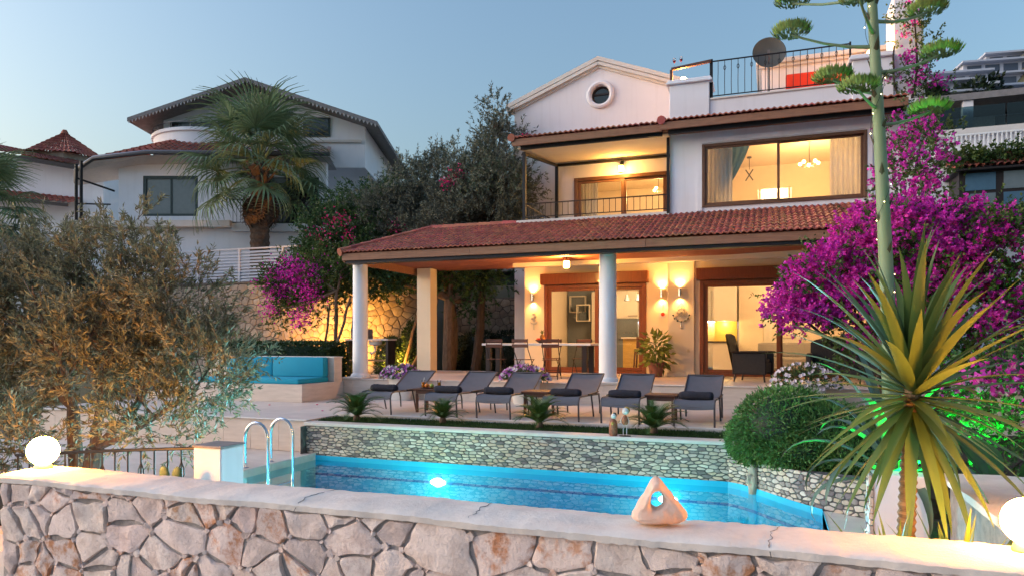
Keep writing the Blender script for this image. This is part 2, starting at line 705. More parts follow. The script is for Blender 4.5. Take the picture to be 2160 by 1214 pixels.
mat('fascia_wood', (.32, .15, .085), .65, col2=(.19, .09, .055), scale=5, stretch=(.6, 8, 8), bump=.3, bscale=18, streak=.3)
mat('door_wood', (.235, .07, .022), .42, col2=(.16, .045, .015), scale=6, stretch=(6, 6, .6), bump=.08, coat=.15)
mat('frame_brown', (.16, .075, .04), .45, var=.2, scale=5)
mat('table_wood', (.13, .05, .03), .5, col2=(.07, .028, .018), scale=7, stretch=(1, 6, 6), bump=.12)
mat('iron', (.016, .016, .019), .5, metal=.3, var=.3, scale=12)
mat('grey_metal', (.12, .12, .13), .45, metal=.5, var=.1)
mat('chrome', (.75, .76, .78), .14, metal=1, var=.03)
mat('pvc_white', (.55, .55, .6), .55, var=.05, scale=2)
mat('dish', (.06, .075, .08), .6, var=.1)
mat('sling', (.115, .115, .135), .75, var=.12, scale=3, bump=.15, bscale=160)
mat('sling_frame', (.10, .09, .095), .45, metal=.5, var=.1)
mat('towel', (.028, .028, .042), .95, var=.25, scale=9, bump=.7, bscale=110)
mat('cushion_blue', (.0, .31, .46), .75, var=.08, scale=2, bump=.12, bscale=12)
mat('cushion_red', (.62, .035, .012), .8, var=.12, scale=3, bump=.15, bscale=20)
mat('wicker', (.018, .014, .015), .6, var=.4, scale=30, bump=.8, bscale=90)
mat('pot_clay', (.33, .14, .09), .8, var=.15, bump=.2)
mat('pot_white', (.62, .6, .57), .6, var=.08, bump=.1)
mat('soil', (.05, .035, .025), .95, var=.4, scale=12, bump=.8)
mat('lane', (.62, .57, .52), .9, var=.15, scale=2, bump=.3)
mat('ground', (.13, .11, .085), .95, col2=(.06, .075, .035), scale=.5, bump=.5, bscale=4)
mat('pool_tile', (.015, .5, .76), .35, var=.12, scale=3, col2=(.025, .42, .68))
mat('pool_line', (.015, .14, .4), .4, var=.1)
mat('mosaic', (.06, .24, .36), .25, var=.3, scale=20, island=.3, col2=(.12, .38, .48))
mat('grass', (.05, .115, .028), .7, island=.35, trans=.3, var=.3)
mat('leaf_olive', (.2, .21, .12), .6, island=.45, trans=.3, var=.25, scale=1.2, col2=(.24, .22, .14))
mat('leaf_olive_far', (.16, .18, .135), .65, island=.5, trans=.25, var=.3, scale=.8, col2=(.1, .11, .085))
mat('leaf_green', (.075, .15, .05), .5, island=.4, trans=.3, var=.3, scale=1.5)
mat('leaf_vine', (.05, .1, .025), .5, island=.45, trans=.35, var=.3, scale=1.5, col2=(.1, .14, .03))
mat('leaf_hedge', (.03, .075, .018), .5, island=.4, trans=.2, var=.3, scale=3)
mat('leaf_shrub', (.12, .26, .06), .55, island=.4, trans=.25, var=.3, scale=3, col2=(.085, .19, .05))
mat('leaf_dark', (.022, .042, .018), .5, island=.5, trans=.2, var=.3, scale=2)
mat('leaf_yucca', (.075, .135, .03), .42, var=.2, scale=3, trans=.25, col2=(.11, .15, .035), island=.2)
mat('leaf_agave', (.1, .17, .12), .5, var=.15, scale=3, col2=(.08, .14, .1))
mat('leaf_cycad', (.05, .1, .022), .4, var=.25, island=.25, col2=(.08, .12, .025))
mat('leaf_palm', (.13, .21, .09), .5, var=.25, island=.25, col2=(.2, .26, .15), trans=.2)
mat('leaf_palm_dry', (.17, .11, .075), .8, var=.3, island=.3)
mat('leaf_banana', (.07, .16, .05), .4, var=.2, trans=.35)
mat('leaf_variegated', (.10, .17, .025), .4, island=.35, trans=.3, var=.3, scale=8, col2=(.28, .3, .07))
mat('bract', (.84, .06, .58), .6, island=.4, trans=.4, var=.25, scale=2.5, col2=(.66, .035, .44))
mat('bract_red', (.75, .025, .2), .6, island=.3, trans=.3, var=.2, scale=2)
mat('petal_violet', (.38, .1, .42), .6, island=.3, trans=.2, var=.2, scale=9, col2=(.5, .2, .5))
mat('petal_white', (.75, .7, .78), .6, island=.12, trans=.2, var=.08)
mat('bark_olive', (.2, .14, .1), .95, var=.35, scale=6, bump=.9, bscale=18, stretch=(3, 3, .8))
mat('bark_palm', (.16, .105, .075), .95, var=.4, scale=8, bump=.8, bscale=20)
mat('bark_yucca', (.3, .2, .11), .9, var=.35, scale=9, bump=.9, bscale=20, stretch=(1, 1, 5))
mat('bark_dark', (.07, .05, .04), .95, var=.4, scale=6, bump=.8, stretch=(3, 3, .8))
mat('agave_stem', (.15, .23, .11), .55, var=.15, scale=2, stretch=(3, 3, .5), col2=(.2, .25, .15))
mat('agave_bract', (.09, .07, .04), .8, var=.3)
mat('agave_flower', (.3, .42, .11), .6, island=.3, var=.2)
mat('orange', (.75, .2, .015), .45, var=.1, bump=.1, bscale=90)
mat('juice', (.8, .26, .01), .2, var=.05)
mat('apple', (.35, .42, .08), .35, var=.2)
mat('tray', (.07, .04, .03), .4)
mat('pineapple', (.4, .2, .04), .7, var=.4, scale=30, bump=.6, bscale=40)
mat('room_wall', (.72, .63, .52), .8, var=.03)
mat('cabinet_white', (.7, .66, .6), .4, var=.03)
mat('cabinet_grey', (.14, .17, .21), .35, var=.05)
mat('splash', (.62, .42, .12), .35, var=.15, scale=4, stretch=(1, 1, 6))
mat('counter', (.06, .06, .065), .25)
mat('sofa_grey', (.3, .29, .29), .85, var=.08)
mat('curtain_white', (.72, .72, .74), .85, trans=.35, var=.05)
mat('curtain_blue', (.12, .24, .34), .85, trans=.25, var=.08)
mat('silver_ornament', (.55, .5, .42), .35, metal=.7, var=.25, scale=20)
mat('socket', (.6, .5, .32), .5)
mat('rock_pink', (.76, .56, .46), .85, col2=(.66, .42, .3), scale=7, bump=.5, bscale=24)
mat('figure_red', (.45, .14, .06), .5, var=.35, scale=25, col2=(.12, .05, .03))
mat('figure_white', (.72, .68, .64), .4)
mat('figure_dark', (.03, .05, .04), .5)
mat('figure_gold', (.45, .3, .06), .45)
mat('mask_stone', (.42, .37, .3), .85, var=.2, scale=8, bump=.5)
mat('hill_white', (.5, .52, .58), .85, var=.05)
mat('hill_dark', (.08, .1, .14), .3)
mat('roof_grey', (.27, .25, .25), .8, var=.2)
mat('soffit_grey', (.5, .47, .46), .8, var=.15, stretch=(1, 8, 1))
mat('window_dark', (.012, .016, .022), .08, var=.2, spec=.8)
mat('window_blind', (.17, .2, .22), .15, var=.08, spec=.8)
mat('window_frame_green', (.035, .06, .06), .4)
mat('dark_wood', (.03, .018, .016), .5, var=.2)
mat('cactus', (.06, .11, .035), .6, var=.2, bump=.3, bscale=40)
mat('counter_wood', (.3, .17, .08), .5, var=.2, stretch=(1, 6, 6))
mat('bulb_off', (.8, .8, .8), .3)
mat('wine', (.5, .05, .1), .1)
glass_mat('glass', (.96, .97, .97), 1.5, 1.0)
glass_mat('glass_balcony', (.35, .48, .52), 1.5, 1.2)
glass_mat('glass_cup', (.95, .95, .95), 1.3, 1.0)
glass_mat('water', (.42, .9, .98), 1.33, 1.0, bump=.12, bscale=2.2)
glow_mat('globe_glow', (1, .37, .05), 120)
glow_mat('lantern_glow', (1, .58, .15), 16)
glow_mat('bulb_glow', (1, .66, .25), 40)
glow_mat('string_glow', (1, .72, .35), 5)
glow_mat('pool_glow', (.85, .97, 1), 20)
glow_mat('green_glow', (.05, 1, .22), 12)
glow_mat('led_glow', (.9, .85, 1), 14)
# ------------------------------------------------------------------ terrain
YAWV = (math.cos(R(20)), math.sin(R(20)))


def sm(a, b, x):
    t = min(1, max(0, (x - a) / (b - a)))
    return t * t * (3 - 2 * t)


def height(x, y):
    h = -1.75
    back = sm(23.6, 25.5, y) * sm(1, -3, x) if x > -9 else sm(21.6, 24, y)
    h += 4.6 * back
    h += 2.2 * sm(24, 34, y) * sm(4, -6, x)
    h += .05 * max(0, y - 34)
    h += 3.2 * sm(5, 9, x) * sm(8, 20, y)
    h += 40 * math.exp(-(((x - 40) / 20) ** 2 + ((y - 126) / 32) ** 2))
    h += 5 * math.exp(-(((x - 26) / 12) ** 2 + ((y - 58) / 18) ** 2))
    return h


g = MB()
xs = [-400, -200, -120] + [x * 3 for x in range(-26, 36)] + [160, 260, 420]
ys = [-60, -20] + [y * 2 for y in range(-4, 30)] + [64 + 6 * k for k in range(22)] + [240, 340, 520]
g.add([(x, y, height(x, y)) for y in ys for x in xs],
      [(j * len(xs) + i, j * len(xs) + i + 1, (j + 1) * len(xs) + i + 1, (j + 1) * len(xs) + i) for j in range(len(ys) - 1) for i in range(len(xs) - 1)])
tag(g.build('ground', 'ground', smooth='all'), kind='structure')

tag(MB().box(-30, 20, -8, 4.02, -1.9, -1.72).build('lane', 'lane'), kind='structure')  # unseen pale paving added to bounce light up onto the garden wall

# ------------------------------------------------------------------ decks and terrace
DECK, LOW, WATER = -.45, -1.0, -1.1
slab_meshes = {}


def paving(name, x0, x1, y0, y1, z, sx, sy, body_z, matn='travertine_floor', keep=lambda x, y: True):
    """concrete body with single slabs laid on it, 3 mm joints"""
    b = MB().box(x0, x1, y0, y1, body_z, z - .022)
    root = tag(b.build(name, 'travertine_edge'), kind='structure')
    nx, ny = round((x1 - x0) / sx), round((y1 - y0) / sy)
    dx, dy = (x1 - x0) / nx, (y1 - y0) / ny
    key = (name,)
    me = MB().box(-dx / 2 + .002, dx / 2 - .002, -dy / 2 + .002, dy / 2 - .002, -.02, 0).mesh('paving_slab', matn, bevel=.002)
    for j in range(ny):
        for i in range(nx):
            link('paving_slab', me, root, (x0 + (i + .5) * dx, y0 + (j + .5) * dy, z))
    return root


paving('sun_deck', -14.0, 1.2, 11.2, 14.72, DECK, .9, .59, -1.9)
paving('sun_deck_side', -14.0, -7.42, 10.28, 11.2, DECK, .94, .46, -1.9)
paving('pool_deck', -14.0, -7.26, 4.9, 10.18, LOW, .9, .6, -1.9)
paving('terrace', -10.05, 4.6, 14.8, 20.0, 0, .92, .65, -1.9)
paving('garden_path', -16.0, -10.05, 14.72, 19.5, -.44, 1.0, .8, -1.9)
# risers faced with travertine panels
for nm, x0, x1, y, z0, z1 in (('terrace_riser', -10.05, 4.6, 14.72, -.45, -.02), ('deck_riser', -14.0, -7.42, 10.2, -1.0, -.47)):
    root = tag(MB().box(x0, x1, y + .03, y + .078, z0 - .01, z1).build(nm, 'travertine_edge'), kind='structure')
    n = round((x1 - x0) / .62)
    me = MB().box(-(x1 - x0) / n / 2 + .0015, (x1 - x0) / n / 2 - .0015, 0, .028, 0, z1 - z0 - .004).mesh('riser_panel', 'travertine', bevel=.002)
    for i in range(n):
        link('riser_panel', me, root, (x0 + (i + .5) * (x1 - x0) / n, y, z0))
# nosing of the deck edge
tag(MB().box(-14.0, -7.42, 10.16, 10.277, -.469, -.447).build('deck_nosing', 'travertine_edge', bevel=.006), kind='structure')
tag(MB().box(-10.09, 4.6, 14.69, 14.797, -.019, .003).build('terrace_nosing', 'travertine_edge', bevel=.006), kind='structure')

# ------------------------------------------------------------------ pool
PX0, PY0, PY1 = -7.2, 5.7, 10.1
curve = [(-.55, 10.1), (-.38, 9.98), (-.2, 9.78), (-.02, 9.52), (.18, 9.24), (.4, 8.96), (.62, 8.74), (.86, 8.56), (1.12, 8.42)]
outline = [(PX0, PY0), (.55, PY0), (.55, 8.8)] + [p for p in curve[:6][::-1]] + [(PX0, PY1)]
b = MB()
k = len(outline)
b.add([(x, y, -2.25) for x, y in outline], [tuple(range(k))])
for i in range(k):
    (xa, ya), (xb, yb) = outline[i], outline[(i + 1) % k]
    b.add([(xa, ya, -2.25), (xb, yb, -2.25), (xb, yb, -1.02), (xa, ya, -1.02)], [(0, 1, 2, 3)])
basin = tag(b.build('pool_basin', 'pool_tile', fix=False), kind='structure')
# dark tile line round the basin a little under the water
b = MB()
for i in range(2, k):
    (xa, ya), (xb, yb) = outline[i], outline[(i + 1) % k]
    cx, cy2 = -3, 8
    off = lambda x, y: (x + (cx - x) * .0016, y + (cy2 - y) * .004)
    (xa, ya), (xb, yb) = off(xa, ya), off(xb, yb)
    b.add([(xa, ya, -1.35), (xb, yb, -1.35), (xb, yb, -1.31), (xa, ya, -1.31)], [(0, 1, 2, 3)])
b.build('tile_line', 'pool_line', basin, fix=False)
w = MB()
w.add([(x, y, WATER) for x, y in outline], [tuple(range(k))])
tag(w.build('pool_water', 'water', fix=False), kind='structure')
# waterline mosaic on the ladder side: single small tiles
mz = MB()
rg = random.Random(3)
for j in range(2):
    for i in range(100):
        y = PY0 + .02 + i * .0473
        mz.box(PX0 - .001, PX0 + .006, y, y + .043, -1.09 + j * .045, -1.05 + j * .045)
tag(mz.build('mosaic_tiles', 'mosaic', basin), kind='stuff')
tag(MB().box(-7.26, -7.19, 4.9, 10.12, -1.9, -.985).build('pool_edge', 'travertine_edge', bevel=.008), kind='structure')
# small landing at the shallow end
tag(MB().box(.55, 1.3, 5.0, 8.75, -1.9, -1.03).build('pool_landing', 'travertine_edge', bevel=.006), kind='structure')

# stone faced wall behind the pool, with coping, and the grass bed on top of it
pw = thing('pool_wall', 'long wall of small grey and cream stones rising from the pool water', 'stone wall')
MB().box(-7.4, -.4, 10.125, 10.32, -1.9, -.53).build('mortar_core', 'mortar_dark', pw)
MB().box(-7.42, -.42, 10.08, 10.36, -.528, -.475).build('coping', 'travertine_edge', pw, bevel=.008)
PR = ['poolrock0', 'poolrock0', 'poolrock1', 'poolrock3', 'poolrock2', 'poolrock4', 'poolrock5', 'poolrock1']
stone_face(pw, 6.98, .66, lambda u, v, d: (-7.39 + u, 10.124 - d, -1.19 + v), .115, .047, PR, .006, .012, 21, rounds=1, jit=(.4, .3), limit=296, cut=.2)
MB().box(-7.42, -7.405, 10.0, 10.3, -1.0, -.54).build('end_face', 'mortar_dark', pw)
cw = thing('curved_pool_wall', 'low curved stone wall bending round the pool end below the clipped shrub', 'stone wall')
seg = []
for (xa, ya), (xb, yb) in zip(curve, curve[1:]):
    seg.append(math.hypot(xb - xa, yb - ya))
tot = sum(seg)


def on_curve(u, d):
    u = min(max(u, 0), tot - 1e-6)
    for (a, b_), l in zip(zip(curve, curve[1:]), seg):
        if u <= l:
            t = u / l
            nx, ny = -(b_[1] - a[1]) / l, (b_[0] - a[0]) / l
            s_ = -1
            return (a[0] + (b_[0] - a[0]) * t + nx * d * s_, a[1] + (b_[1] - a[1]) * t + ny * d * s_)
        u -= l
    return curve[-1]


core = MB()
n = 24
for i in range(n):
    ua, ub = tot * i / n, tot * (i + 1) / n
    (x0, y0), (x1, y1) = on_curve(ua, -.02), on_curve(ub, -.02)
    (x2, y2), (x3, y3) = on_curve(ub, -.26), on_curve(ua, -.26)
    za, zb = -.74 + .14 * (i / n), -.74 + .14 * ((i + 1) / n)
    core.add([(x0, y0, -1.9), (x1, y1, -1.9), (x2, y2, -1.9), (x3, y3, -1.9), (x0, y0, za), (x1, y1, zb), (x2, y2, zb), (x3, y3, za)],
             [(3, 2, 1, 0), (4, 5, 6, 7), (0, 1, 5, 4), (2, 3, 7, 6)])
core.build('mortar_core', 'mortar_dark', cw, fix=False)
stone_face(cw, tot, .44, lambda u, v, d: (*on_curve(u, d - .02), -1.15 + v + .12 * u / tot * v / .44), .115, .047, PR, .006, .012, 22, rounds=1, jit=(.4, .3), cut=.2)
# grass bed
tag(MB().box(-7.4, -.45, 10.33, 11.1, -1.9, -.5).build('grass_bed', 'soil'), kind='structure')
tag(MB().box(-7.42, -.3, 11.09, 11.198, -1.9, -.425).build('bed_kerb', 'travertine_edge', bevel=.006), kind='structure')
n = 26000
rs = np.random.RandomState(5)
p = np.stack([rs.uniform(-7.38, -.5, n), rs.uniform(10.37, 11.08, n), np.full(n, -.505)], 1)
d = rs.normal(size=(n, 3)) * (.55, .55, 0) + (0, 0, 1)
tag(link('grass', leaf_mesh('grass', 'grass', p, d, .06, .009, rg=5)), 'short dark green grass filling the bed above the pool wall', 'grass', kind='stuff')
# planted soil behind the curved wall, towards the right
bed = [(x + .12, y + .1) for x, y in curve] + [(6.5, 8.5), (6.5, 14.69), (1.21, 14.69), (1.21, 11.19), (-.29, 11.19), (-.43, 10.3)]
b = MB().prism(bed, lambda u, v, d: (u, v, d), -1.9, -.76)
tag(b.build('planting_bed', 'soil'), kind='structure')
tag(MB().box(1.3, 6.5, 4.5, 8.4, -1.9, -.95).build('lower_bed', 'soil'), kind='structure')
tag(MB().box(.56, 1.3, 4.5, 4.99, -1.9, -.95).build('lower_bed', 'soil'), kind='structure')
tag(MB().box(-7.19, .55, 4.5, 5.69, -1.9, -1.03).build('wall_foot_strip', 'travertine_edge'), kind='structure')
tag(MB().box(-10.2, -7.4, 4.95, 6.9, -1.2, -.985).build('olive_bed', 'soil'), kind='structure')

# underwater lamps
for i, x in enumerate((-4.9, -1.35)):
    t = thing('pool_light', ['round underwater lamp glowing near the ladder end of the pool', 'round underwater lamp glowing behind the holed rock'][i], 'pool light',
              (x, 10.09, -1.32), group='underwater pool lamps')
    MB().lathe([(.001, 0), (.085, 0), (.085, .012), (.05, .02), (.001, .02)], n=24).build('housing', 'paint_white', t, smooth=True).rotation_euler = (R(90), 0, 0)
    MB().lathe([(.001, .021), (.055, .021), (.05, .035), (.001, .04)], n=24, sx=2.4).build('lens', 'pool_glow', t, smooth=True).rotation_euler = (R(90), 0, 0)
    lamp('pool_lamp', 'SPOT', (0, -.08, .0), (2500, 1400)[i], (.55, .9, 1), t, .09, rot=(R(-64), 0, 0), spot=128, blend=.8)
# ------------------------------------------------------------------ the villa
villa = thing('villa', 'white two storey villa with tiled porch, balcony and roof terrace', 'house')
GY, GX0, GX1 = 20.0, -7.2, 3.1          # gable wall plane and the villa's ends
FY, PYW = 18.9, 18.4                     # ground floor wall planes beside and beyond the pier


def holed(name, matn, x0, x1, z0, z1, y0, y1, holes=(), parent=villa):
    mb = MB()
    wall_boxes(mb, x0, x1, z0, z1, holes, lambda a, b_, p, q: mb.box(a, b_, y0, y1, p, q))
    return mb.build(name, matn, parent)


# --- main block with gable and round window
APX, APZ, SLP = -4.63, 8.86, .385
holed('gable_wall', 'plaster', GX0, -1.9, 0, 6.9, GY, GY + .3, [(-5.36, -2.62, 3.93, 5.6), (-6.45, -2.5, 0, 2.9)])
cx, cz, rr = -4.58, 7.93, .27
poly = [(GX0, 6.9), (-1.9, 6.9), (-1.9, APZ - SLP * (-1.9 - APX)), (APX, APZ), (GX0, APZ - SLP * (APX - GX0))]


def ray_poly(a):
    dx, dz = math.cos(a), math.sin(a)
    best = 9e9
    for i in range(len(poly)):
        (x1, z1), (x2, z2) = poly[i], poly[(i + 1) % len(poly)]
        ex, ez = x2 - x1, z2 - z1
        den = dx * ez - dz * ex
        if abs(den) < 1e-9:
            continue
        t = ((x1 - cx) * ez - (z1 - cz) * ex) / den
        u = ((x1 - cx) * dz - (z1 - cz) * dx) / den
        if t > 0 and -1e-6 <= u <= 1 + 1e-6:
            best = min(best, t)
    return (cx + dx * best, cz + dz * best)


angs = sorted([2 * math.pi * i / 40 for i in range(40)] + [math.atan2(z - cz, x - cx) % (2 * math.pi) for x, z in poly])
k = len(angs)
mb = MB()
vs = []
for y in (GY, GY + .3):
    vs += [(cx + rr * math.cos(a), y, cz + rr * math.sin(a)) for a in angs]
    vs += [(ray_poly(a)[0], y, ray_poly(a)[1]) for a in angs]
fs = []
for i in range(k):
    j = (i + 1) % k
    fs += [(i, j, k + j, k + i), (2 * k + i, 3 * k + i, 3 * k + j, 2 * k + j), (i, 2 * k + i, 2 * k + j, j), (k + i, k + j, 3 * k + j, 3 * k + i)]
mb.add(vs, fs)
mb.build('gable_top', 'plaster', villa)
rw = MB()
ring = [(cx + .335 * math.cos(2 * math.pi * i / 40), GY - .03, cz + .335 * math.sin(2 * math.pi * i / 40)) for i in range(40)]
rw.tube(ring, .07, 8, closed=True)
rwin = rw.build('round_window', 'plaster', villa, smooth=True)
fr = MB()
fr.tube([(cx + .25 * math.cos(2 * math.pi * i / 40), GY + .1, cz + .25 * math.sin(2 * math.pi * i / 40)) for i in range(40)], .028, 6, closed=True)
fr.box(cx - .24, cx + .24, GY + .08, GY + .12, cz + .02, cz + .065)
fr.build('frame', 'dark_wood', rwin, smooth=True)
MB().add([(cx + .25 * math.cos(2 * math.pi * i / 40), GY + .12, cz + .25 * math.sin(2 * math.pi * i / 40)) for i in range(40)], [tuple(range(40))]).build('pane', 'window_dark', rwin)
# side and rear of the main block
MB().box(GX0, GX0 + .3, GY + .3, 27, 0, 7.75).build('side_wall', 'plaster', villa)
MB().box(GX0, GX1, 27, 27.3, 0, 7.75).build('rear_wall', 'plaster', villa)
# gable roof: two slabs with a moulded rake
rf = MB()
for s_, xe in ((-1, GX0 - .22), (1, -1.86)):
    ze = APZ - SLP * abs(xe - APX)
    rf.add([(APX, GY - .14, APZ + .02), (xe, GY - .14, ze + .02), (xe, 27.4, ze + .02), (APX, 27.4, APZ + .02),
            (APX, GY - .14, APZ + .14), (xe, GY - .14, ze + .14), (xe, 27.4, ze + .14), (APX, 27.4, APZ + .14)],
           [(3, 2, 1, 0), (4, 5, 6, 7), (0, 1, 5, 4), (1, 2, 6, 5), (2, 3, 7, 6), (3, 0, 4, 7)])
groof = rf.build('gable_roof', 'plaster_trim', villa)
rk = MB()
for s_, xe in ((-1, GX0 - .2), (1, -1.86)):
    ze = APZ - SLP * abs(xe - APX)
    rk.bar((APX, GY - .07, APZ - .05), (xe, GY - .07, ze - .05), .13, .09)
    rk.bar((APX, GY - .03, APZ - .13), (xe, GY - .03, ze - .13), .06, .07)
rk.build('rake_moulding', 'plaster_trim', groof)

# --- ground floor fronts
holed('porch_wall', 'plaster_cream', -6.5, -2.47, 0, 3.12, FY, FY + .28, [(-5.92, -3.1, 0, 2.46)])
MB().box(-2.47, -1.81, PYW, FY + .28, 0, 3.12).build('pier', 'plaster_cream', villa, bevel=.01)
MB().box(-2.50, -1.78, PYW - .03, PYW + .1, .001, .1).build('pier_skirting', 'plaster_cream', villa, bevel=.008)
holed('living_wall', 'plaster_cream', -1.81, GX1, 0, 3.12, PYW + .06, PYW + .3, [(-1.68, 2.3, 0, 2.43)])
MB().box(-6.5, -6.22, FY + .28, GY, 0, 3.3).build('porch_wall_return', 'plaster_cream', villa)
# porch ceiling and a plaster beam along it
MB().box(-6.5, GX1, 14.95, FY, 3.0, 3.06).build('porch_soffit', 'plaster_cream', villa)
MB().box(-9.3, -6.502, 14.95, 18.2, 2.99, 3.05).build('pergola_soffit', 'fascia_wood', villa)
MB().box(-6.5, GX1, 17.9, 18.1, 2.86, 2.999).build('ceiling_beam', 'plaster_cream', villa, bevel=.01)

# --- upper storey: room block, balcony, roof terrace
ZB = 3.93
holed('room_wall_front', 'plaster', -2.23, GX1, 3.2, 6.0, 17.0, 17.28, [(-1.5, 1.95, 3.98, 5.43)])
MB().box(-2.23, -1.97, 17.28, GY, 3.2, 6.2).build('room_wall_side', 'plaster', villa)
sr = MB()
sr.box(-1.6, 2.05, 16.97, 17.0, 5.46, 5.58).box(-1.6, -1.5, 16.97, 17.0, 3.9, 5.46).box(1.95, 2.05, 16.97, 17.0, 3.9, 5.46)
sr.build('window_surround', 'plaster', villa)
MB().box(-6.05, -2.231, 16.93, GY, 3.74, ZB).build('balcony_slab', 'plaster_trim', villa, bevel=.012)
MB().box(-2.231, GX1, 16.94, 17.0, 3.74, 3.86).build('wall_ledge', 'plaster', villa, bevel=.01)
# roof terrace floor, parapet and piers
MB().box(-1.9, GX1, 17.6, 27, 5.98, 6.15).build('roof_slab', 'plaster', villa)
MB().box(-2.23, GX1, 17.35, 17.6, 6.0, 6.56).build('parapet', 'plaster', villa)
MB().box(-1.35, 1.68, 17.31, 17.64, 6.56, 6.60).build('parapet_cap', 'plaster_trim', villa, bevel=.006)
MB().box(-2.28, -1.36, 17.3, 18.1, 5.95, 7.0).build('terrace_pier', 'plaster', villa, bevel=.01)
MB().box(-2.36, -1.29, 17.22, 18.16, 7.0, 7.06).box(-2.33, -1.32, 17.25, 18.13, 7.06, 7.11).build('pier_cap', 'plaster', villa, bevel=.012)
MB().box(1.69, 2.5, 17.3, 18.1, 5.95, 7.06).build('terrace_pier', 'plaster', villa, bevel=.01)
MB().box(1.62, 2.52, 17.22, 18.16, 7.06, 7.12).box(1.65, 2.52, 17.25, 18.13, 7.12, 7.17).build('pier_cap', 'plaster', villa, bevel=.012)
MB().box(-.22, 3.05, 19.5, 22.5, 6.15, 7.9).build('stair_head', 'plaster', villa)
MB().box(-.3, 3.08, 19.42, 22.5, 7.9, 7.98).box(-.36, 3.09, 19.36, 22.5, 7.98, 8.1).build('stair_head_cornice', 'plaster_trim', villa, bevel=.015)
MB().box(2.53, GX1, 17.5, 18.6, 0, 8.5).build('chimney', 'plaster', villa, bevel=.012)
MB().box(GX1 - .28, GX1, 18.6, 27, 0, 6.2).build('side_wall', 'plaster', villa)
MB().box(GX1 - .28, GX1, 17.28, 17.5, 3.2, 6.2).build('side_wall', 'plaster', villa)
# floors and inner walls of the lit rooms
rm = MB()
rm.box(-6.4, GX1 - .28, FY + .28, 24, 0.001, .03).box(-6.4, GX1 - .3, PYW + .3, FY + .28, 0.001, .03)
rm.build('room_floor', 'travertine_floor', villa)
rm = MB()
rm.box(-6.45, GX1 - .29, 23.4, 23.55, 0, 2.9).box(-6.5, -6.42, FY + .28, 23.4, .03, 2.9).box(2.7, 2.8, PYW + .3, 23.4, .03, 2.9)
rm.box(-6.45, GX1 - .29, FY + .281, 23.4, 2.86, 2.92).box(-1.8, GX1 - .29, PYW + .3, FY + .281, 2.862, 2.92)
rm.build('living_room_shell', 'room_wall', villa)
rm = MB()
rm.box(-1.97, GX1 - .3, 17.3, 23.3, 3.7, 3.9).box(-1.968, GX1 - .3, 17.281, 21.6, 5.9, 5.97)
wall_boxes(rm, -1.96, 2.8, 3.9, 5.9, [(-.35, .55, 3.9, 5.25)], lambda a, b_, p, q: rm.box(a, b_, 21.6, 21.7, p, q))
rm.box(-1.968, -1.9, 17.3, 23.3, 3.9, 5.9).box(2.6, 2.7, 17.3, 23.3, 3.9, 5.9).box(-1.9, 2.6, 23.2, 23.3, 3.9, 5.9).box(-1.96, 2.7, 21.7, 23.3, 5.9, 5.97)
rm.build('bedroom_shell', 'room_wall', villa)
rm = MB()
rm.box(-7.0, -2.0, GY + .3, 24.5, 3.75, 3.92).box(-7.0, -2.0, GY + .3, 24.5, 6.1, 6.2).box(-7.0, -2.0, 24.4, 24.5, 3.92, 6.1)
rm.box(-6.9, -6.8, GY + .3, 24.4, 3.92, 6.1).box(-2.1, -2.0, GY + .3, 24.4, 3.92, 6.1)
rm.build('balcony_room_shell', 'room_wall', villa)

# --- sliding doors and the picture window


def sliding(name, x0, x1, z0, z1, y, matn, splits, box_h=0, w=.1, fat=.1, dark='door_wood'):
    """outer frame > sashes and panes; splits are the x of the meeting stiles"""
    f = MB()
    f.box(x0, x0 + w, y, y + .16, z0, z1).box(x1 - w, x1, y, y + .16, z0, z1).box(x0 + w, x1 - w, y, y + .16, z1 - w, z1).box(x0 + w, x1 - w, y, y + .16, z0, z0 + w * .6)
    d = f.build(name, matn, villa, bevel=.006)
    xs_ = [x0 + w] + list(splits) + [x1 - w]
    for i, (a, b_) in enumerate(zip(xs_, xs_[1:])):
        yy = y + (.03 if i % 2 == 0 else .085)
        a2, b2 = a - (.03 if i else 0), b_ + (.03 if i < len(xs_) - 2 else 0)
        s_ = MB()
        zt, zb = z1 - w - .002, z0 + w * .6 + .002
        s_.box(a2 + .001, a2 + fat, yy, yy + .05, zb, zt).box(b2 - fat, b2 - .001, yy, yy + .05, zb, zt)
        s_.box(a2 + fat, b2 - fat, yy, yy + .05, zt - fat * .7, zt).box(a2 + fat, b2 - fat, yy, yy + .05, zb, zb + fat)
        s_.build('sash', dark, d, bevel=.004)
        MB().box(a2 + fat - .005, b2 - fat + .005, yy + .02, yy + .03, zb + fat - .005, zt - fat * .7 + .005).build('pane', 'glass', d)
    if box_h:
        MB().box(x0 - .07, x1 + .07, y - .16, y + .1, z1 + .002, z1 + box_h).build('shutter_box', matn, d, bevel=.01)
    return d


sliding('patio_door', -5.92, -3.1, .03, 2.44, FY - .03, 'door_wood', [-4.42], .3)
sliding('patio_door', -1.68, 2.3, .03, 2.41, PYW - .02, 'door_wood', [.2], .3)
sliding('balcony_door', -5.36, -2.62, ZB, 5.6, GY - .02, 'frame_brown', [-3.92], 0, dark='frame_brown')
sliding('picture_window', -1.5, 1.95, 3.98, 5.43, 16.96, 'frame_brown', [.16], 0, w=.07, fat=.055, dark='frame_brown')

# --- tiles
tw, tl = .245, .36


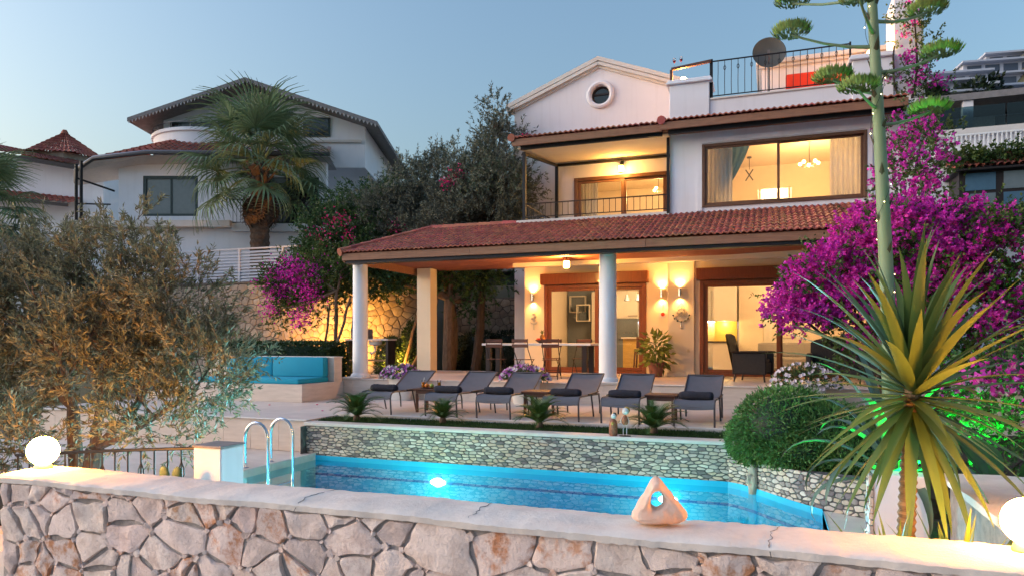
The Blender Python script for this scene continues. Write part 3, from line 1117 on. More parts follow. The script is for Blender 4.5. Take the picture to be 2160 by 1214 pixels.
def tile_mesh(name='tile', matn='rooftile', w_=tw, l_=tl):
    """interlocking clay tile with two rolls; local x across, y up the slope"""
    m_ = MB()
    prof = []
    for i in range(11):
        t = i / 10
        prof.append(((t - .5) * w_ * 1.02, .016 * (1 - math.cos(t * 4 * math.pi)) + .004))
    vs = []
    for y, dz in ((0, .022), (l_, -.004)):
        vs += [(x, y, z + dz) for x, z in prof]
    vs += [(x, 0, z - .006) for x, z in prof]
    k_ = len(prof)
    fs_ = [(i, i + 1, k_ + i + 1, k_ + i) for i in range(k_ - 1)] + [(2 * k_ + i, 2 * k_ + i + 1, i + 1, i) for i in range(k_ - 1)]
    m_.add(vs, fs_)
    return m_


TILE = tile_mesh().mesh('tile', 'rooftile', smooth=True, fix=False)
tv = tile_mesh()


def lay_tiles(parent, origin, ux, uy, nx, ny, sx, sy, keep, rows_single, jseed):
    """rows from the eave up; the first rows_single rows are separate tiles, the rest one joined part"""
    rg = random.Random(jseed)
    ux, uy = Vector(ux).normalized(), Vector(uy).normalized()
    uz = ux.cross(uy)
    rot = Matrix((ux, uy, uz)).transposed()
    rest = MB()
    for j in range(ny):
        for i in range(nx):
            p = Vector(origin) + ux * ((i + .5) * sx) + uy * (j * sy) + uz * rg.uniform(0, .006)
            if not keep(p):
                continue
            rr_ = rot @ Matrix.Rotation(rg.uniform(-.015, .015), 3, 'Z') @ Matrix.Rotation(rg.uniform(-.012, .012), 3, 'X')
            if j < rows_single:
                o = link('tile', TILE, parent, p, rr_.to_euler())
            else:
                rest.add([p + rr_ @ Vector(v) for v in tv.v], tv.f)
    if rest.v:
        tag(rest.build('upper_tiles', 'rooftile', parent, smooth=True, fix=False), kind='stuff')


# porch roof: front slope up to the ridge / upper wall, hipped at its far end
EZ, RZ, EY, RY = 2.97, 3.83, 14.55, 17.0
PXL, PXR, HX = -9.64, 3.0, -8.45
body = MB()
body.add([(PXL, EY, EZ), (PXR, EY, EZ), (PXR, RY, RZ), (HX, RY, RZ), (HX, RY, EZ), (PXR, RY, EZ), (PXL, 19.2, EZ), (HX + .0, 19.2, EZ), (-6.51, RY, RZ), (-6.51, 19.2, EZ)],
         [(0, 1, 2, 3), (0, 3, 6), (3, 8, 9, 6), (0, 6, 9, 5, 1), (1, 5, 2)])
proof = body.build('porch_roof', 'rooftile', villa, fix=False)
sl = Vector((0, RY - EY, RZ - EZ))
slen = sl.length
hipx = lambda y: PXL + (HX - PXL) * (y - EY) / (RY - EY)
lay_tiles(proof, (PXL + .02, EY - .05, EZ + .012), (1, 0, 0), sl, 52, 9, tw, slen / 8.8, lambda p: p.x > hipx(p.y) + .05 and p.x < PXR, 4, 31)
# hip and ridge caps
for a, b_, n_ in (((PXL - .02, EY - .04, EZ + .03), (HX, RY, RZ + .03), 9), ((HX, RY, RZ + .03), (-6.1, RY, RZ + .03), 7)):
    a, b_ = Vector(a), Vector(b_)
    for i in range(n_):
        p0, p1 = a.lerp(b_, i / n_), a.lerp(b_, (i + 1.12) / n_)
        MB().tube([p0, p1], [.1, .085], 8).build('ridge_cap', 'rooftile', proof, smooth=True)
# fascia of the porch: board with a thin dark gutter rail under it
fb = MB()
for x0, x1, dz in ((PXL + .03, -6.3, 0), (-6.298, -2.4, .004), (-2.398, PXR, 0)):
    fb.box(x0, x1, EY - .005 - dz, EY + .05, EZ - .17, EZ - .002)
fb.build('fascia_board', 'fascia_wood', proof, bevel=.004)
MB().box(PXL + .03, PXL + .08, EY + .051, 19.1, EZ - .2, EZ - .002).build('fascia_board', 'fascia_wood', proof)
MB().box(PXL + .1, PXR, EY + .052, EY + .3, EZ - .24, EZ - .06).build('porch_beam', 'iron', proof)
# columns
for i, (x, y, r_, zb, zt) in enumerate(((-9.45, 15.1, .185, 0, 2.75), (-3.3, 15.1, .19, 0, 2.75), (2.75, 15.1, .19, 0, 2.75), (-9.25, 18.3, .17, 0, 2.95))):
    c_ = MB()
    if i < 3:
        c_.lathe([(r_ * 1.0, 0), (r_, .6), (r_ * .985, 1.6), (r_ * .97, zt - zb)], (x, y, zb), 28)
        c_.lathe([(r_ * 1.25, 0), (r_ * 1.3, .04), (r_ * 1.18, .09), (r_ * 1.0, .12)], (x, y, zb + .001), 28)
    else:
        c_.box(x - .21, x + .21, y - .21, y + .21, zb, zt)
    col_ = c_.build('column', 'column_white' if i < 3 else 'plaster_cream', villa, smooth=True)
    if i < 3:
        pb = MB().box(x - .33, x + .33, y - .5, y - .405, -.45, .0)
        MB().box(x - .3, x + .3, y - .42, y + .3, .0035, .03).build('plinth', 'travertine_edge', col_, bevel=.01)

# upper eave: lean-to roof over balcony and room
UEY, UEZ = 16.5, 5.86
for i, (x0, x1, ey, ez, yb, zb) in enumerate(((-5.98, -2.36, UEY, UEZ, GY, 6.36), (-2.36, 2.62, UEY - .12, UEZ - .0, 17.35, 6.02))):
    body = MB()
    body.add([(x0, ey, ez), (x1, ey, ez), (x1, yb, zb), (x0, yb, zb), (x0, ey, ez - .03), (x1, ey, ez - .03), (x1, yb, zb - .03), (x0, yb, zb - .03)],
             [(0, 1, 2, 3), (7, 6, 5, 4), (0, 4, 5, 1), (1, 5, 6, 2), (2, 6, 7, 3), (3, 7, 4, 0)])
    er = body.build('eave_roof', 'rooftile', villa, fix=False)
    sl = Vector((0, yb - ey, zb - ez))
    n_ = int((x1 - x0) / tw)
    lay_tiles(er, (x0, ey - .05, ez + .012), (1, 0, 0), sl, n_, max(2, int(sl.length / .3)), (x1 - x0) / n_, .3, lambda p: True, 2 if i else 1, 40 + i)
    MB().box(x0 - .02, x1 + .02, ey - .01, ey + .035, ez - .17, ez - .005).build('fascia_board', 'fascia_wood', er, bevel=.004)
    MB().box(x0 + .15, x1, ey + .14, ey + .2, ez - .235, ez - .1).build('eave_beam', 'iron', er)
    if i == 0:
        MB().tube([(x0 - .03, ey - .06, ez + .03), (x0 - .03, yb, zb + .03)], .1, 8).build('ridge_cap', 'rooftile', er, smooth=True)
    else:
        MB().box(x0 + .02, x1, ey + .2, 17.0, ez - .14, ez - .1).build('eave_soffit', 'fascia_wood', er)
        MB().tube([(x0 + .02, ey - .06, ez + .04), (x0 + .02, yb, zb + .04)], .1, 8).build('ridge_cap', 'rooftile', er, smooth=True)
# balcony ceiling boards, sloping with the roof
for j in range(8):
    ya, yb = 16.75 + j * .405, 16.75 + j * .405 + .4
    za, zb = 5.68 + (ya - 16.75) * .125, 5.68 + (yb - 16.75) * .125
    b_ = MB()
    b_.add([(-5.95, ya, za), (-2.25, ya, za), (-2.25, yb, zb), (-5.95, yb, zb), (-5.95, ya, za + .025), (-2.25, ya, za + .025), (-2.25, yb, zb + .025), (-5.95, yb, zb + .025)],
           [(3, 2, 1, 0), (4, 5, 6, 7), (0, 1, 5, 4), (1, 2, 6, 5), (2, 3, 7, 6), (3, 0, 4, 7)])
    b_.build('ceiling_board', 'plaster_cream', villa)
# balcony ironwork
for a_ in ((-5.9, -5.82, 16.98, 17.06, ZB, 5.66), (-5.9, -5.82, 19.86, 19.94, ZB, 6.0), (-2.3, -2.235, 16.93, 16.99, ZB - .05, 5.66)):
    MB().box(*a_).build('balcony_post', 'iron', villa)
bi = MB()
bi.bar((-5.86, 17.02, 5.62), (-5.86, 19.9, 5.99), .07, .07).bar((-5.86, 19.9, 5.99), (-2.24, 19.9, 5.99), .06, .07)
bi.build('balcony_beam', 'iron', villa)
rl = MB()
rl.box(-5.86, -2.3, 17.0, 17.03, 4.33, 4.355).box(-5.86, -2.3, 17.0, 17.03, 4.0, 4.02).box(-5.875, -5.845, 17.03, 19.87, 4.33, 4.355).box(-5.875, -5.845, 17.03, 19.87, 4.0, 4.02)
rail = rl.build('balcony_rail', 'iron', villa)
bal = MB().box(-.007, .007, -.007, .007, 0, .31).mesh('baluster', 'iron')
for i in range(24):
    link('baluster', bal, rail, (-5.75 + i * .148, 17.015, 4.02))
for i in range(18):
    link('baluster', bal, rail, (-5.86, 17.15 + i * .15, 4.02))
# roof terrace railing with bellied balusters
rl = MB()
rl.tube([(-1.3, 17.45, 7.5), (1.66, 17.45, 7.5)], .018, 8).tube([(-1.3, 17.45, 6.68), (1.66, 17.45, 6.68)], .014, 8)
rl.box(-1.36, -1.29, 17.42, 17.48, 6.56, 7.55).box(1.64, 1.68, 17.43, 17.47, 6.6, 7.54)
trail = rl.build('terrace_rail', 'iron', villa)
bm_ = MB()
bm_.tube([(0, 0, 0), (0, -.0, .1), (0, -.055, .22), (0, -.07, .3), (0, -.04, .42), (0, 0, .55), (0, 0, .82)], .0075, 6)
b1 = bm_.mesh('baluster', 'iron', smooth=True)
bm_.tube([(0, 0, .58), (0, -.02, .61), (0, -.028, .64), (0, -.02, .67), (0, 0, .7)], .007, 5).tube([(0, 0, .58), (0, .02, .61), (0, .028, .64), (0, .02, .67), (0, 0, .7)], .007, 5)
bm_.tube([(0, 0, .58), (.02, 0, .61), (.028, 0, .64), (.02, 0, .67), (0, 0, .7)], .007, 5).tube([(0, 0, .58), (-.02, 0, .61), (-.028, 0, .64), (-.02, 0, .67), (0, 0, .7)], .007, 5)
b2 = bm_.mesh('baluster', 'iron', smooth=True)
for i in range(19):
    link('baluster', b2 if i % 2 else b1, trail, (-1.17 + i * .15, 17.45, 6.68))
# wooden hand rail on the left pier
MB().bar((-2.25, 17.4, 7.42), (-1.33, 17.4, 7.5), .07, .06).box(-2.28, -2.22, 17.36, 17.44, 7.11, 7.4).build('hand_rail', 'table_wood', villa)
# external socket on the pier
so = MB().box(-1.99, -1.93, PYW - .028, PYW - .001, .62, .69)
so.build('socket', 'socket', villa, bevel=.005)

# --- lamps fixed to the villa


def sconce(label, x, y, z, power):
    t = thing('wall_lamp', label, 'wall lamp', (x, y, z), group='up and down lights on the porch wall')
    MB().lathe([(.032, -.1), (.036, -.1), (.036, .1), (.032, .1), (.03, .05), (.03, -.05)], (0, -.075, 0), 16).build('tube_body', 'chrome', t, smooth=True)
    MB().box(-.02, .02, -.045, -.002, -.03, .03).build('bracket', 'grey_metal', t)
    for s_ in (1, -1):
        MB().lathe([(.001, 0), (.028, 0), (.028, .008), (.001, .008)], (0, -.075, s_ * .085), 12).build('bulb', 'bulb_glow', t)
        l_ = lamp('lamp_light', 'SPOT', (0, -.085, s_ * .1), power, (1, .5, .14), t, .02, spot=120, blend=.9)
        l_.rotation_euler = (R(180 - 8) if s_ > 0 else R(8), 0, 0)


sconce('chrome up-down wall lamp beside the porch end door frame', -6.24, FY, 2.12, 30)
sconce('chrome up-down wall lamp above the round plaque, inner face of the pier recess', -2.68, FY, 2.14, 30)
sconce('chrome up-down wall lamp on the pier above the ship wheel ornament', -2.16, PYW, 2.13, 30)


def lantern(label, x, y, z, power, hang=.0, wall=False):
    t = thing('lantern', label, 'lantern', (x, y, z))
    MB().lathe([(.055, 0), (.075, .02), (.075, .15), (.06, .17), (.02, .2)], (0, 0, -.22), 8).build('glass_body', 'lantern_glow', t)
    c_ = MB().lathe([(.09, 0), (.085, .02), (.03, .06), (.012, .08), (.012, .1 + hang)], (0, 0, -.06), 8)
    for q in range(4):
        a = q * math.pi / 2 + .4
        c_.bar((.08 * math.cos(a), .08 * math.sin(a), -.225), (.08 * math.cos(a), .08 * math.sin(a), -.05), .01, .01)
    c_.lathe([(.06, 0), (.07, .012), (.02, .02)], (0, 0, -.245), 8)
    if wall:
        c_.tube([(0, 0, .0), (0, .0, .07), (0, .09, .1), (0, .17, .04)], .012, 6).box(-.04, .04, .165, .18, -.08, .1)
    c_.build('cage', 'iron', t)
    lamp('lantern_light', 'POINT', (0, -.14, -.2), power, (1, .46, .1), t, .07)


lantern('glowing amber glass lantern hanging from the porch ceiling near the dining table', -4.75, 17.0, 2.92, 110)
lantern('glowing iron lantern above the balcony sliding door', -3.95, 19.8, 5.86, 30, wall=True)
# ------------------------------------------------------------------ rooms behind the glass


def chandelier(label, x, y, ztop, z, n_, r_, power, spread=.2):
    t = thing('chandelier', label, 'chandelier', (x, y, z))
    c_ = MB().tube([(0, 0, .02), (0, 0, ztop - z)], .008, 6).lathe([(.001, 0), (.05, 0), (.05, .02), (.001, .03)], (0, 0, ztop - z - .03), 12)
    for i in range(n_):
        a = i * 2 * math.pi / n_ + .3
        c_.tube([(0, 0, .03), (.5 * r_ * math.cos(a), .5 * r_ * math.sin(a), -.02), (r_ * math.cos(a), r_ * math.sin(a), .03)], .007, 5)
    c_.build('arms', 'grey_metal', t)
    for i in range(n_):
        a = i * 2 * math.pi / n_ + .3
        MB().ball((r_ * math.cos(a), r_ * math.sin(a), .075), .042, 10).build('bulb', 'lantern_glow', t, smooth=True)
    lamp('room_light', 'POINT', (0, 0, -.12), power, (1, .56, .2), t, .12)


chandelier('lit chandelier in the upper room behind the picture window', .9, 19.2, 5.9, 5.25, 5, .22, 75)
chandelier('lit chandelier in the room behind the balcony door', -3.2, 21.8, 6.1, 5.42, 3, .2, 75)
lamp_t = thing('ceiling_lamp', 'small glowing ceiling lamp inside the kitchen behind the porch', 'ceiling lamp', (-3.6, 20.6, 2.86))
MB().lathe([(.001, -.06), (.1, -.05), (.13, 0), (.001, .0)], n=16).build('shade', 'lantern_glow', lamp_t, smooth=True)
lamp('room_light', 'POINT', (0, 0, -.2), 75, (1, .6, .27), lamp_t, .12)
lamp_t = thing('ceiling_lamp', 'small glowing ceiling lamp inside the living room beyond the pier', 'ceiling lamp', (.6, 20.4, 2.86))
MB().lathe([(.001, -.06), (.1, -.05), (.13, 0), (.001, .0)], n=16).build('shade', 'lantern_glow', lamp_t, smooth=True)
lamp('room_light', 'POINT', (0, 0, -.2), 75, (1, .58, .25), lamp_t, .12)
# second, unlit pendant of the bedroom
t = thing('pendant_lamp', 'unlit crossed-bar pendant lamp near the blue curtain upstairs', 'pendant lamp', (-.55, 20.4, 5.55))
MB().tube([(0, 0, 0), (0, 0, .35)], .008, 6).lathe([(.001, .31), (.06, .31), (.06, .34), (.001, .345)], n=12).build('rod', 'grey_metal', t)
q = MB()
for a in (-.5, .5):
    q.bar((-.1 * math.sin(a) * 2, 0, -.3), (.1 * math.sin(a) * 2, 0, 0), .03, .03)
q.build('crossed_bars', 'grey_metal', t)


def curtain(name, label, x0, x1, y, z0, z1, matn, waves, amp=.035, sweep=None, group=None):
    m_ = MB()

    def f(u, v):
        xa, xb = x0, x1
        if sweep:
            xb = x0 + (x1 - x0) * sweep(v)
        return (xa + (xb - xa) * u, y + amp * math.sin(u * waves * 2 * math.pi) + .01 * math.sin(u * waves * 5 + v * 3), z1 + (z0 - z1) * v)

    m_.grid(f, waves * 8, 8)
    o = m_.build(name, matn, smooth='all', fix=False)
    tag(o, label, 'curtain', group)
    return o


curtain('curtain', 'sheer white curtain at the blue-draped end of the picture window', -1.42, -.85, 17.5, 3.92, 5.8, 'curtain_white', 6)
curtain('curtain', 'swept blue drape gathered aside in the picture window', -1.1, -.4, 17.62, 4.45, 5.75, 'curtain_blue', 4, sweep=lambda v: 1 - .85 * v ** 1.4)
curtain('curtain', 'sheer white curtain at the chimney end of the picture window', 1.25, 1.88, 17.5, 3.92, 5.8, 'curtain_white', 6)
curtain('curtain', 'sheer curtain hanging inside the balcony door, tree reflection beside it', -5.3, -4.75, 20.4, 3.94, 5.9, 'curtain_white', 6)
# lit doorway at the back of the bedroom
t = thing('bedroom_door', 'pale panelled door seen through the lit opening upstairs', 'door', (.1, 23.1, 3.9))
MB().box(-.4, .4, 0, .05, 0, 1.95).build('leaf', 'cabinet_white', t, bevel=.005)
for z0, z1 in ((.2, .85), (1.0, 1.8)):
    MB().box(-.28, .28, -.015, -.001, z0, z1).build('panel', 'cabinet_white', t, bevel=.01)
lamp_h = thing('hall_lamp', 'glowing hall ceiling lamp behind the bedroom opening', 'ceiling lamp', (.1, 22.4, 5.88))
MB().lathe([(.001, -.06), (.08, -.05), (.11, 0), (.001, .0)], n=14).build('shade', 'lantern_glow', lamp_h, smooth=True)
lamp('room_light', 'POINT', (0, 0, -.2), 45, (1, .72, .4), lamp_h, .1)

# kitchen behind the first patio door
ku = thing('kitchen_cabinets', 'white kitchen cupboards with a lit yellow splashback beside the column', 'cabinet', (0, 0, 0))
MB().box(-3.95, -1.0, 22.8, 23.38, .1, .86).build('base_units', 'cabinet_white', ku, bevel=.006)
MB().box(-3.98, -.98, 22.74, 23.39, .86, .9).build('worktop', 'counter', ku, bevel=.005)
for i in range(4):
    MB().box(-3.95 + i * .74, -3.95 + i * .74 + .735, 23.0, 23.38, 1.52, 2.5).build('wall_cupboard', 'cabinet_white', ku, bevel=.006)
    MB().box(-3.62 + i * .74, -3.6 + i * .74, 22.975, 22.998, 1.58, 1.85).build('handle', 'grey_metal', ku)
MB().box(-3.95, -1.0, 23.385, 23.398, .9, 1.52).build('splashback', 'splash', ku)
MB().box(-3.9, -1.1, 23.2, 23.24, 1.495, 1.515).build('led_strip', 'led_glow', ku)
for x in (-3.3, -1.8):
    lamp('worktop_light', 'POINT', (x, 23.15, 1.42), 5, (1, .75, .3), ku, .05)
tu = thing('tall_kitchen_unit', 'tall white unit with built-in grey oven behind the end patio door', 'cabinet', (0, 0, 0))
MB().box(-5.5, -4.75, 22.7, 23.38, .03, 2.5).build('white_unit', 'cabinet_white', tu, bevel=.006)
MB().box(-4.72, -3.99, 22.7, 23.38, .03, 1.62).build('grey_unit', 'cabinet_grey', tu, bevel=.006)
MB().box(-4.72, -3.99, 22.7, 23.38, 1.63, 2.5).build('upper_cupboard', 'cabinet_white', tu, bevel=.006)
MB().box(-4.6, -4.1, 22.665, 22.698, .95, .98).build('oven_handle', 'chrome', tu)
for i in range(4):
    MB().lathe([(.001, 0), (.018, 0), (.018, .02), (.001, .02)], (-4.58 + i * .15, 22.68, 1.16), 10).build('knob', 'chrome', tu)
MB().box(-4.3, -4.0, 22.66, 22.698, 1.7, 1.72).build('handle', 'grey_metal', tu)
sh = thing('wall_shelf', 'two overlapping white square box shelves with books on the kitchen wall', 'shelf', (0, 0, 0))
for i, (x0, x1, z0, z1) in enumerate(((-6.3, -5.75, 1.85, 2.4), (-6.0, -5.55, 1.55, 2.1))):
    y0 = 22.9 - i * .25
    m_ = MB().box(x0, x1, y0, y0 + .2, z0, z0 + .03).box(x0, x1, y0, y0 + .2, z1 - .03, z1).box(x0, x0 + .03, y0, y0 + .2, z0 + .03, z1 - .03).box(x1 - .03, x1, y0, y0 + .2, z0 + .03, z1 - .03)
    m_.build('box_frame', 'cabinet_white', sh)
bk = MB()
for i in range(5):
    bk.box(-5.93 + i * .05, -5.895 + i * .05, 22.68, 22.82, 1.581, 1.82 + .03 * (i % 3))
bk.build('books', 'cabinet_grey', sh)
MB().box(-6.4, -5.52, 23.05, 23.38, .03, 2.6).build('wall_panel', 'cabinet_grey', sh)
for i in range(3):
    t = thing('pendant_lamp', ['grey cone pendant lamp over the kitchen counter, nearest the column', 'grey cone pendant lamp over the kitchen counter, middle of three',
                               'grey cone pendant lamp over the kitchen counter, by the door frame'][i], 'pendant lamp', (-4.05 + i * .33, 21.2, 2.1), group='cone pendants over the counter')
    MB().lathe([(.09, 0), (.095, .0), (.035, .17), (.02, .2), (.001, .2)], n=16).build('shade', 'cabinet_grey', t, smooth=True)
    MB().tube([(0, 0, .2), (0, 0, .5)], .005, 5).build('cord', 'iron', t)
tag(MB().tube([(-4.3, 21.2, 2.61), (-3.1, 21.2, 2.61)], .01, 6).build('pendant_rail', 'iron'), 'thin dark bar from which the cone pendants hang', 'lamp rail')
# indoor bar chairs
def bar_chair(x, y, label):
    t = thing('bar_chair', label, 'chair', (x, y, .03), group='bar chairs at the kitchen counter')
    MB().box(-.2, .2, -.2, .2, .6, .64).build('seat', 'table_wood', t, bevel=.01)
    MB().box(-.2, .2, .17, .2, .66, 1.0).build('backrest', 'table_wood', t, bevel=.01)
    for sx in (-1, 1):
        for sy in (-1, 1):
            MB().bar((sx * .21, sy * .21, 0), (sx * .17, sy * .17, .6), .035, .035).build('leg', 'table_wood', t)
bar_chair(-3.55, 20.9, 'dark bar chair indoors beside the column')
bar_chair(-3.0, 20.9, 'dark bar chair indoors near the door jamb')
ci = thing('kitchen_counter', 'wooden breakfast counter inside behind the bar chairs', 'counter', (0, 0, 0))
MB().box(-4.2, -2.4, 21.35, 21.85, .03, .98).build('counter_body', 'splash', ci)
MB().box(-4.25, -2.35, 21.3, 21.9, .98, 1.02).build('counter_top', 'cabinet_white', ci)

# living room behind the second door
ld = thing('inner_door', 'pale panelled inner door at the back of the living room', 'door', (.35, 22.3, .03))
MB().box(-.55, .55, 0, .06, 0, 2.2).build('frame', 'cabinet_white', ld, bevel=.01)
MB().box(-.43, .43, -.03, -.001, 0, 2.08).build('leaf', 'cabinet_white', ld, bevel=.005)
for z0, z1 in ((.15, .8), (.95, 1.95)):
    MB().box(-.32, .32, -.05, -.032, z0, z1).build('panel', 'room_wall', ld, bevel=.01)
MB().tube([(.33, -.07, 1.0), (.22, -.07, 1.0)], .012, 6).build('handle', 'grey_metal', ld)
MB().box(-.9, 2.69, 22.37, 22.5, .03, 2.86).build('partition_wall', 'room_wall', villa)
kc = thing('side_counter', 'white cupboard with dark worktop and floral front behind the wicker armchair', 'cabinet', (0, 0, 0))
MB().box(-1.6, -.95, 21.6, 22.3, .03, .86).build('cupboard', 'cabinet_white', kc, bevel=.006)
MB().box(-1.62, -.93, 21.57, 22.32, .86, .9).build('worktop', 'counter', kc)
MB().box(-1.6, -.95, 22.0, 22.35, 1.5, 2.5).build('wall_cupboard', 'cabinet_white', kc, bevel=.006)
MB().box(-1.6, -.95, 22.34, 22.36, .9, 1.5).build('splashback', 'splash', kc)
lamp('worktop_light', 'POINT', (-1.3, 22.1, 1.42), 6, (1, .72, .22), kc, .04)
sf = thing('indoor_sofa', 'grey fabric sofa inside the living room under the panelled door', 'sofa', (0, 0, 0))
MB().box(-.35, 1.9, 21.0, 21.8, .12, .45).build('seat', 'sofa_grey', sf, bevel=.05, seg=2)
MB().box(-.35, 1.9, 21.62, 21.95, .451, .86).build('backrest', 'sofa_grey', sf, bevel=.05, seg=2)
for x in (-.34, 1.78):
    MB().box(x - .12, x + .12, 21.0, 21.6, .452, .62).build('armrest', 'sofa_grey', sf, bevel=.03)
for x in (-.25, 1.8):
    for y in (21.1, 21.7):
        MB().box(x - .03, x + .03, y - .03, y + .03, .03, .12).build('leg', 'table_wood', sf)
# ------------------------------------------------------------------ front wall with rough coping
ROCKS = ['rock0', 'rock1', 'rock2', 'rock3', 'rock4', 'rock5']
fw = thing('garden_wall', 'rough pink stone wall with pale cement coping across the foreground', 'stone wall')
WX0, WX1, WY0, WY1, WT = -5.92, 3.6, 4.06, 4.5, -.22
MB().box(WX0, WX1, WY0, WY1, -1.75, WT - .03).build('mortar_core', 'mortar', fw)
stone_face(fw, WX1 - WX0, 1.4, lambda u, v, d: (WX0 + u, WY0 - d, -1.66 + v), .26, .2, ROCKS, .009, .026, 51, jit=.48, rounds=1, drop=.14, cut=.15, chip=.034, wob_=.09, rings=3, rough=.9, smooth=True, min_area=.004)
rg = random.Random(4)
ph = [rg.uniform(0, 6) for _ in range(8)]
wob = lambda x, k_: .5 * math.sin(x * 2.1 + ph[k_]) + .3 * math.sin(x * 5.7 + ph[k_ + 1]) + .2 * math.sin(x * 13.3 + ph[k_ + 2])
cop = MB()
n = 260
prof = [(WY0 + .03, -.06, 0), (WY0 - .035, -.05, 1), (WY0 - .045, -.01, 1), (WY0 - .02, .005, 1), (WY0 + .1, .012, 0), (WY0 + .25, .015, 0), (WY1 - .02, .008, 0), (WY1 + .035, -.005, 2), (WY1 + .035, -.045, 2), (WY1 - .05, -.055, 0)]
vs = []
for i in range(n + 1):
    x = WX0 - .04 + (WX1 + .04 - WX0) * i / n
    for y, z, e in prof:
        dy = (.022 * wob(x, 0) if e == 1 else .02 * wob(x, 3) if e == 2 else 0) + rg.uniform(-.005, .005)
        vs.append((x, y + dy, WT + z + .008 * wob(x, 4) + rg.uniform(-.0035, .0035)))
k = len(prof)
fs = [(i * k + j, i * k + (j + 1) % k, (i + 1) * k + (j + 1) % k, (i + 1) * k + j) for i in range(n) for j in range(k)]
fs += [tuple(range(k)), tuple(n * k + j for j in range(k - 1, -1, -1))]
cop.add(vs, fs)
cop.build('coping', 'coping', fw, smooth=True)
# hairline cracks across the cement
rg = random.Random(6)
for x in (-3.05, .02, -1.75):
    pts, xx = [], x
    for q in range(14):
        y = WY0 - .04 + q * .037
        xx += rg.uniform(-.022, .022)
        zz = WT + float(np.interp(y, [p_[0] for p_ in prof[1:8]], [p_[1] for p_ in prof[1:8]])) + .008 * wob(xx, 4)
        pts.append((xx, y, zz + .0015))
    MB().tube(pts, [.0028 * rg.uniform(.4, 1) for _ in pts], 4).build('crack', 'mortar_dark', fw)
# end face stones at the lamp end
stone_face(fw, WY1 - WY0, 1.4, lambda u, v, d: (WX0 - d, WY1 - u, -1.66 + v), .26, .24, ROCKS[:2] + ROCKS[4:5], .014, .024, 52, jit=.4, rings=3)

rwall = thing('return_wall', 'broad cement-topped wall end running back from the glowing globe lamp', 'wall')
mb = MB()
mb.box(1.34, 2.6, 4.55, 6.5, -1.75, -.24)
mb.build('mortar_core', 'mortar', rwall)
cop = MB()
cop.grid(lambda u, v: (1.28 + u * 1.4 + .012 * wob(v * 2, 1) * (u < .01), 4.54 + v * 2.03, -.178 + .012 * wob(u * 1.5 + v * 2, 2)), 10, 16)
for a in range(0):
    pass
cop.box(1.29, 2.66, 4.545, 6.56, -.239, -.185)
cop.build('coping', 'coping', rwall, smooth=True, fix=False)

# globe lamps
for i, (x, y, l_) in enumerate(((-5.87, 4.36, 'glowing white globe lamp on the olive tree end of the stone wall'), (1.25, 4.37, 'glowing white globe lamp at the yucca end of the stone wall'))):
    t = thing('globe_lamp', l_, 'lamp', (x, y, WT + (.012 if i == 0 else .016)), group='globe lamps on the garden wall')
    MB().lathe([(.07, 0), (.075, .01), (.06, .04), (.05, .05)], n=20).build('base', 'grey_metal', t, smooth=True)
    MB().ball((0, 0, .155), .122, 28).build('globe', 'globe_glow', t, smooth='all')

# holed rock on the coping
t = MB()
rg = random.Random(15)
out = [(-.155, .012), (-.17, .05), (-.13, .12), (-.085, .2), (-.05, .268), (-.02, .285), (.01, .27), (.05, .2), (.11, .14), (.155, .085), (.165, .045), (.12, .0), (.04, -.012), (-.06, .0)]
hole = [(-.02 + .045 * math.cos(a), .145 + .06 * math.sin(a)) for a in [math.pi - j * 2 * math.pi / 14 for j in range(14)]]
k = 14
ang0 = lambda p: math.atan2(p[1] - .145, p[0] + .02)
out = sorted(out, key=ang0)
hole = sorted(hole, key=ang0)
vs, fs = [], []
midr = [((o_[0] + h_[0]) / 2, (o_[1] + h_[1]) / 2) for o_, h_ in zip(out, hole)]
for y, so, sh_ in ((-.075, .88, 1.0), (.0, 1.04, .82), (.075, .86, 1.0)):
    vs += [(p[0] * so + rg.uniform(-.006, .006), y + rg.uniform(-.012, .012), max(p[1] * (so if p[1] > .02 else 1), -.006 if abs(y) < .01 else .0) + rg.uniform(-.003, .004)) for p in out]
    vs += [((p[0] + .02) * sh_ - .02, y, (p[1] - .145) * sh_ + .145) for p in hole]
for i in range(k):
    j = (i + 1) % k
    fs += [(i, j, k + j, k + i), (4 * k + i, 5 * k + i, 5 * k + j, 4 * k + j)]
    for q in (0, 2 * k):
        fs += [(q + i, q + 2 * k + i, q + 2 * k + j, q + j), (q + k + i, q + k + j, q + 3 * k + j, q + 3 * k + i)]
t.add(vs, fs)
me = t.mesh('holed_rock', 'rock_pink')
o = link('holed_rock', me, None, (-.62, 4.27, WT + .022), (0, 0, R(14)))
md = o.modifiers.new('sub', 'SUBSURF')
md.levels = md.render_levels = 2
tx = bpy.data.textures.new('rocknoise', 'CLOUDS')
tx.noise_scale = .09
dm = o.modifiers.new('disp', 'DISPLACE')
dm.texture = tx
dm.strength = .03
tag(o, 'pink triangular rock with a natural hole, standing on the wall coping', 'rock')

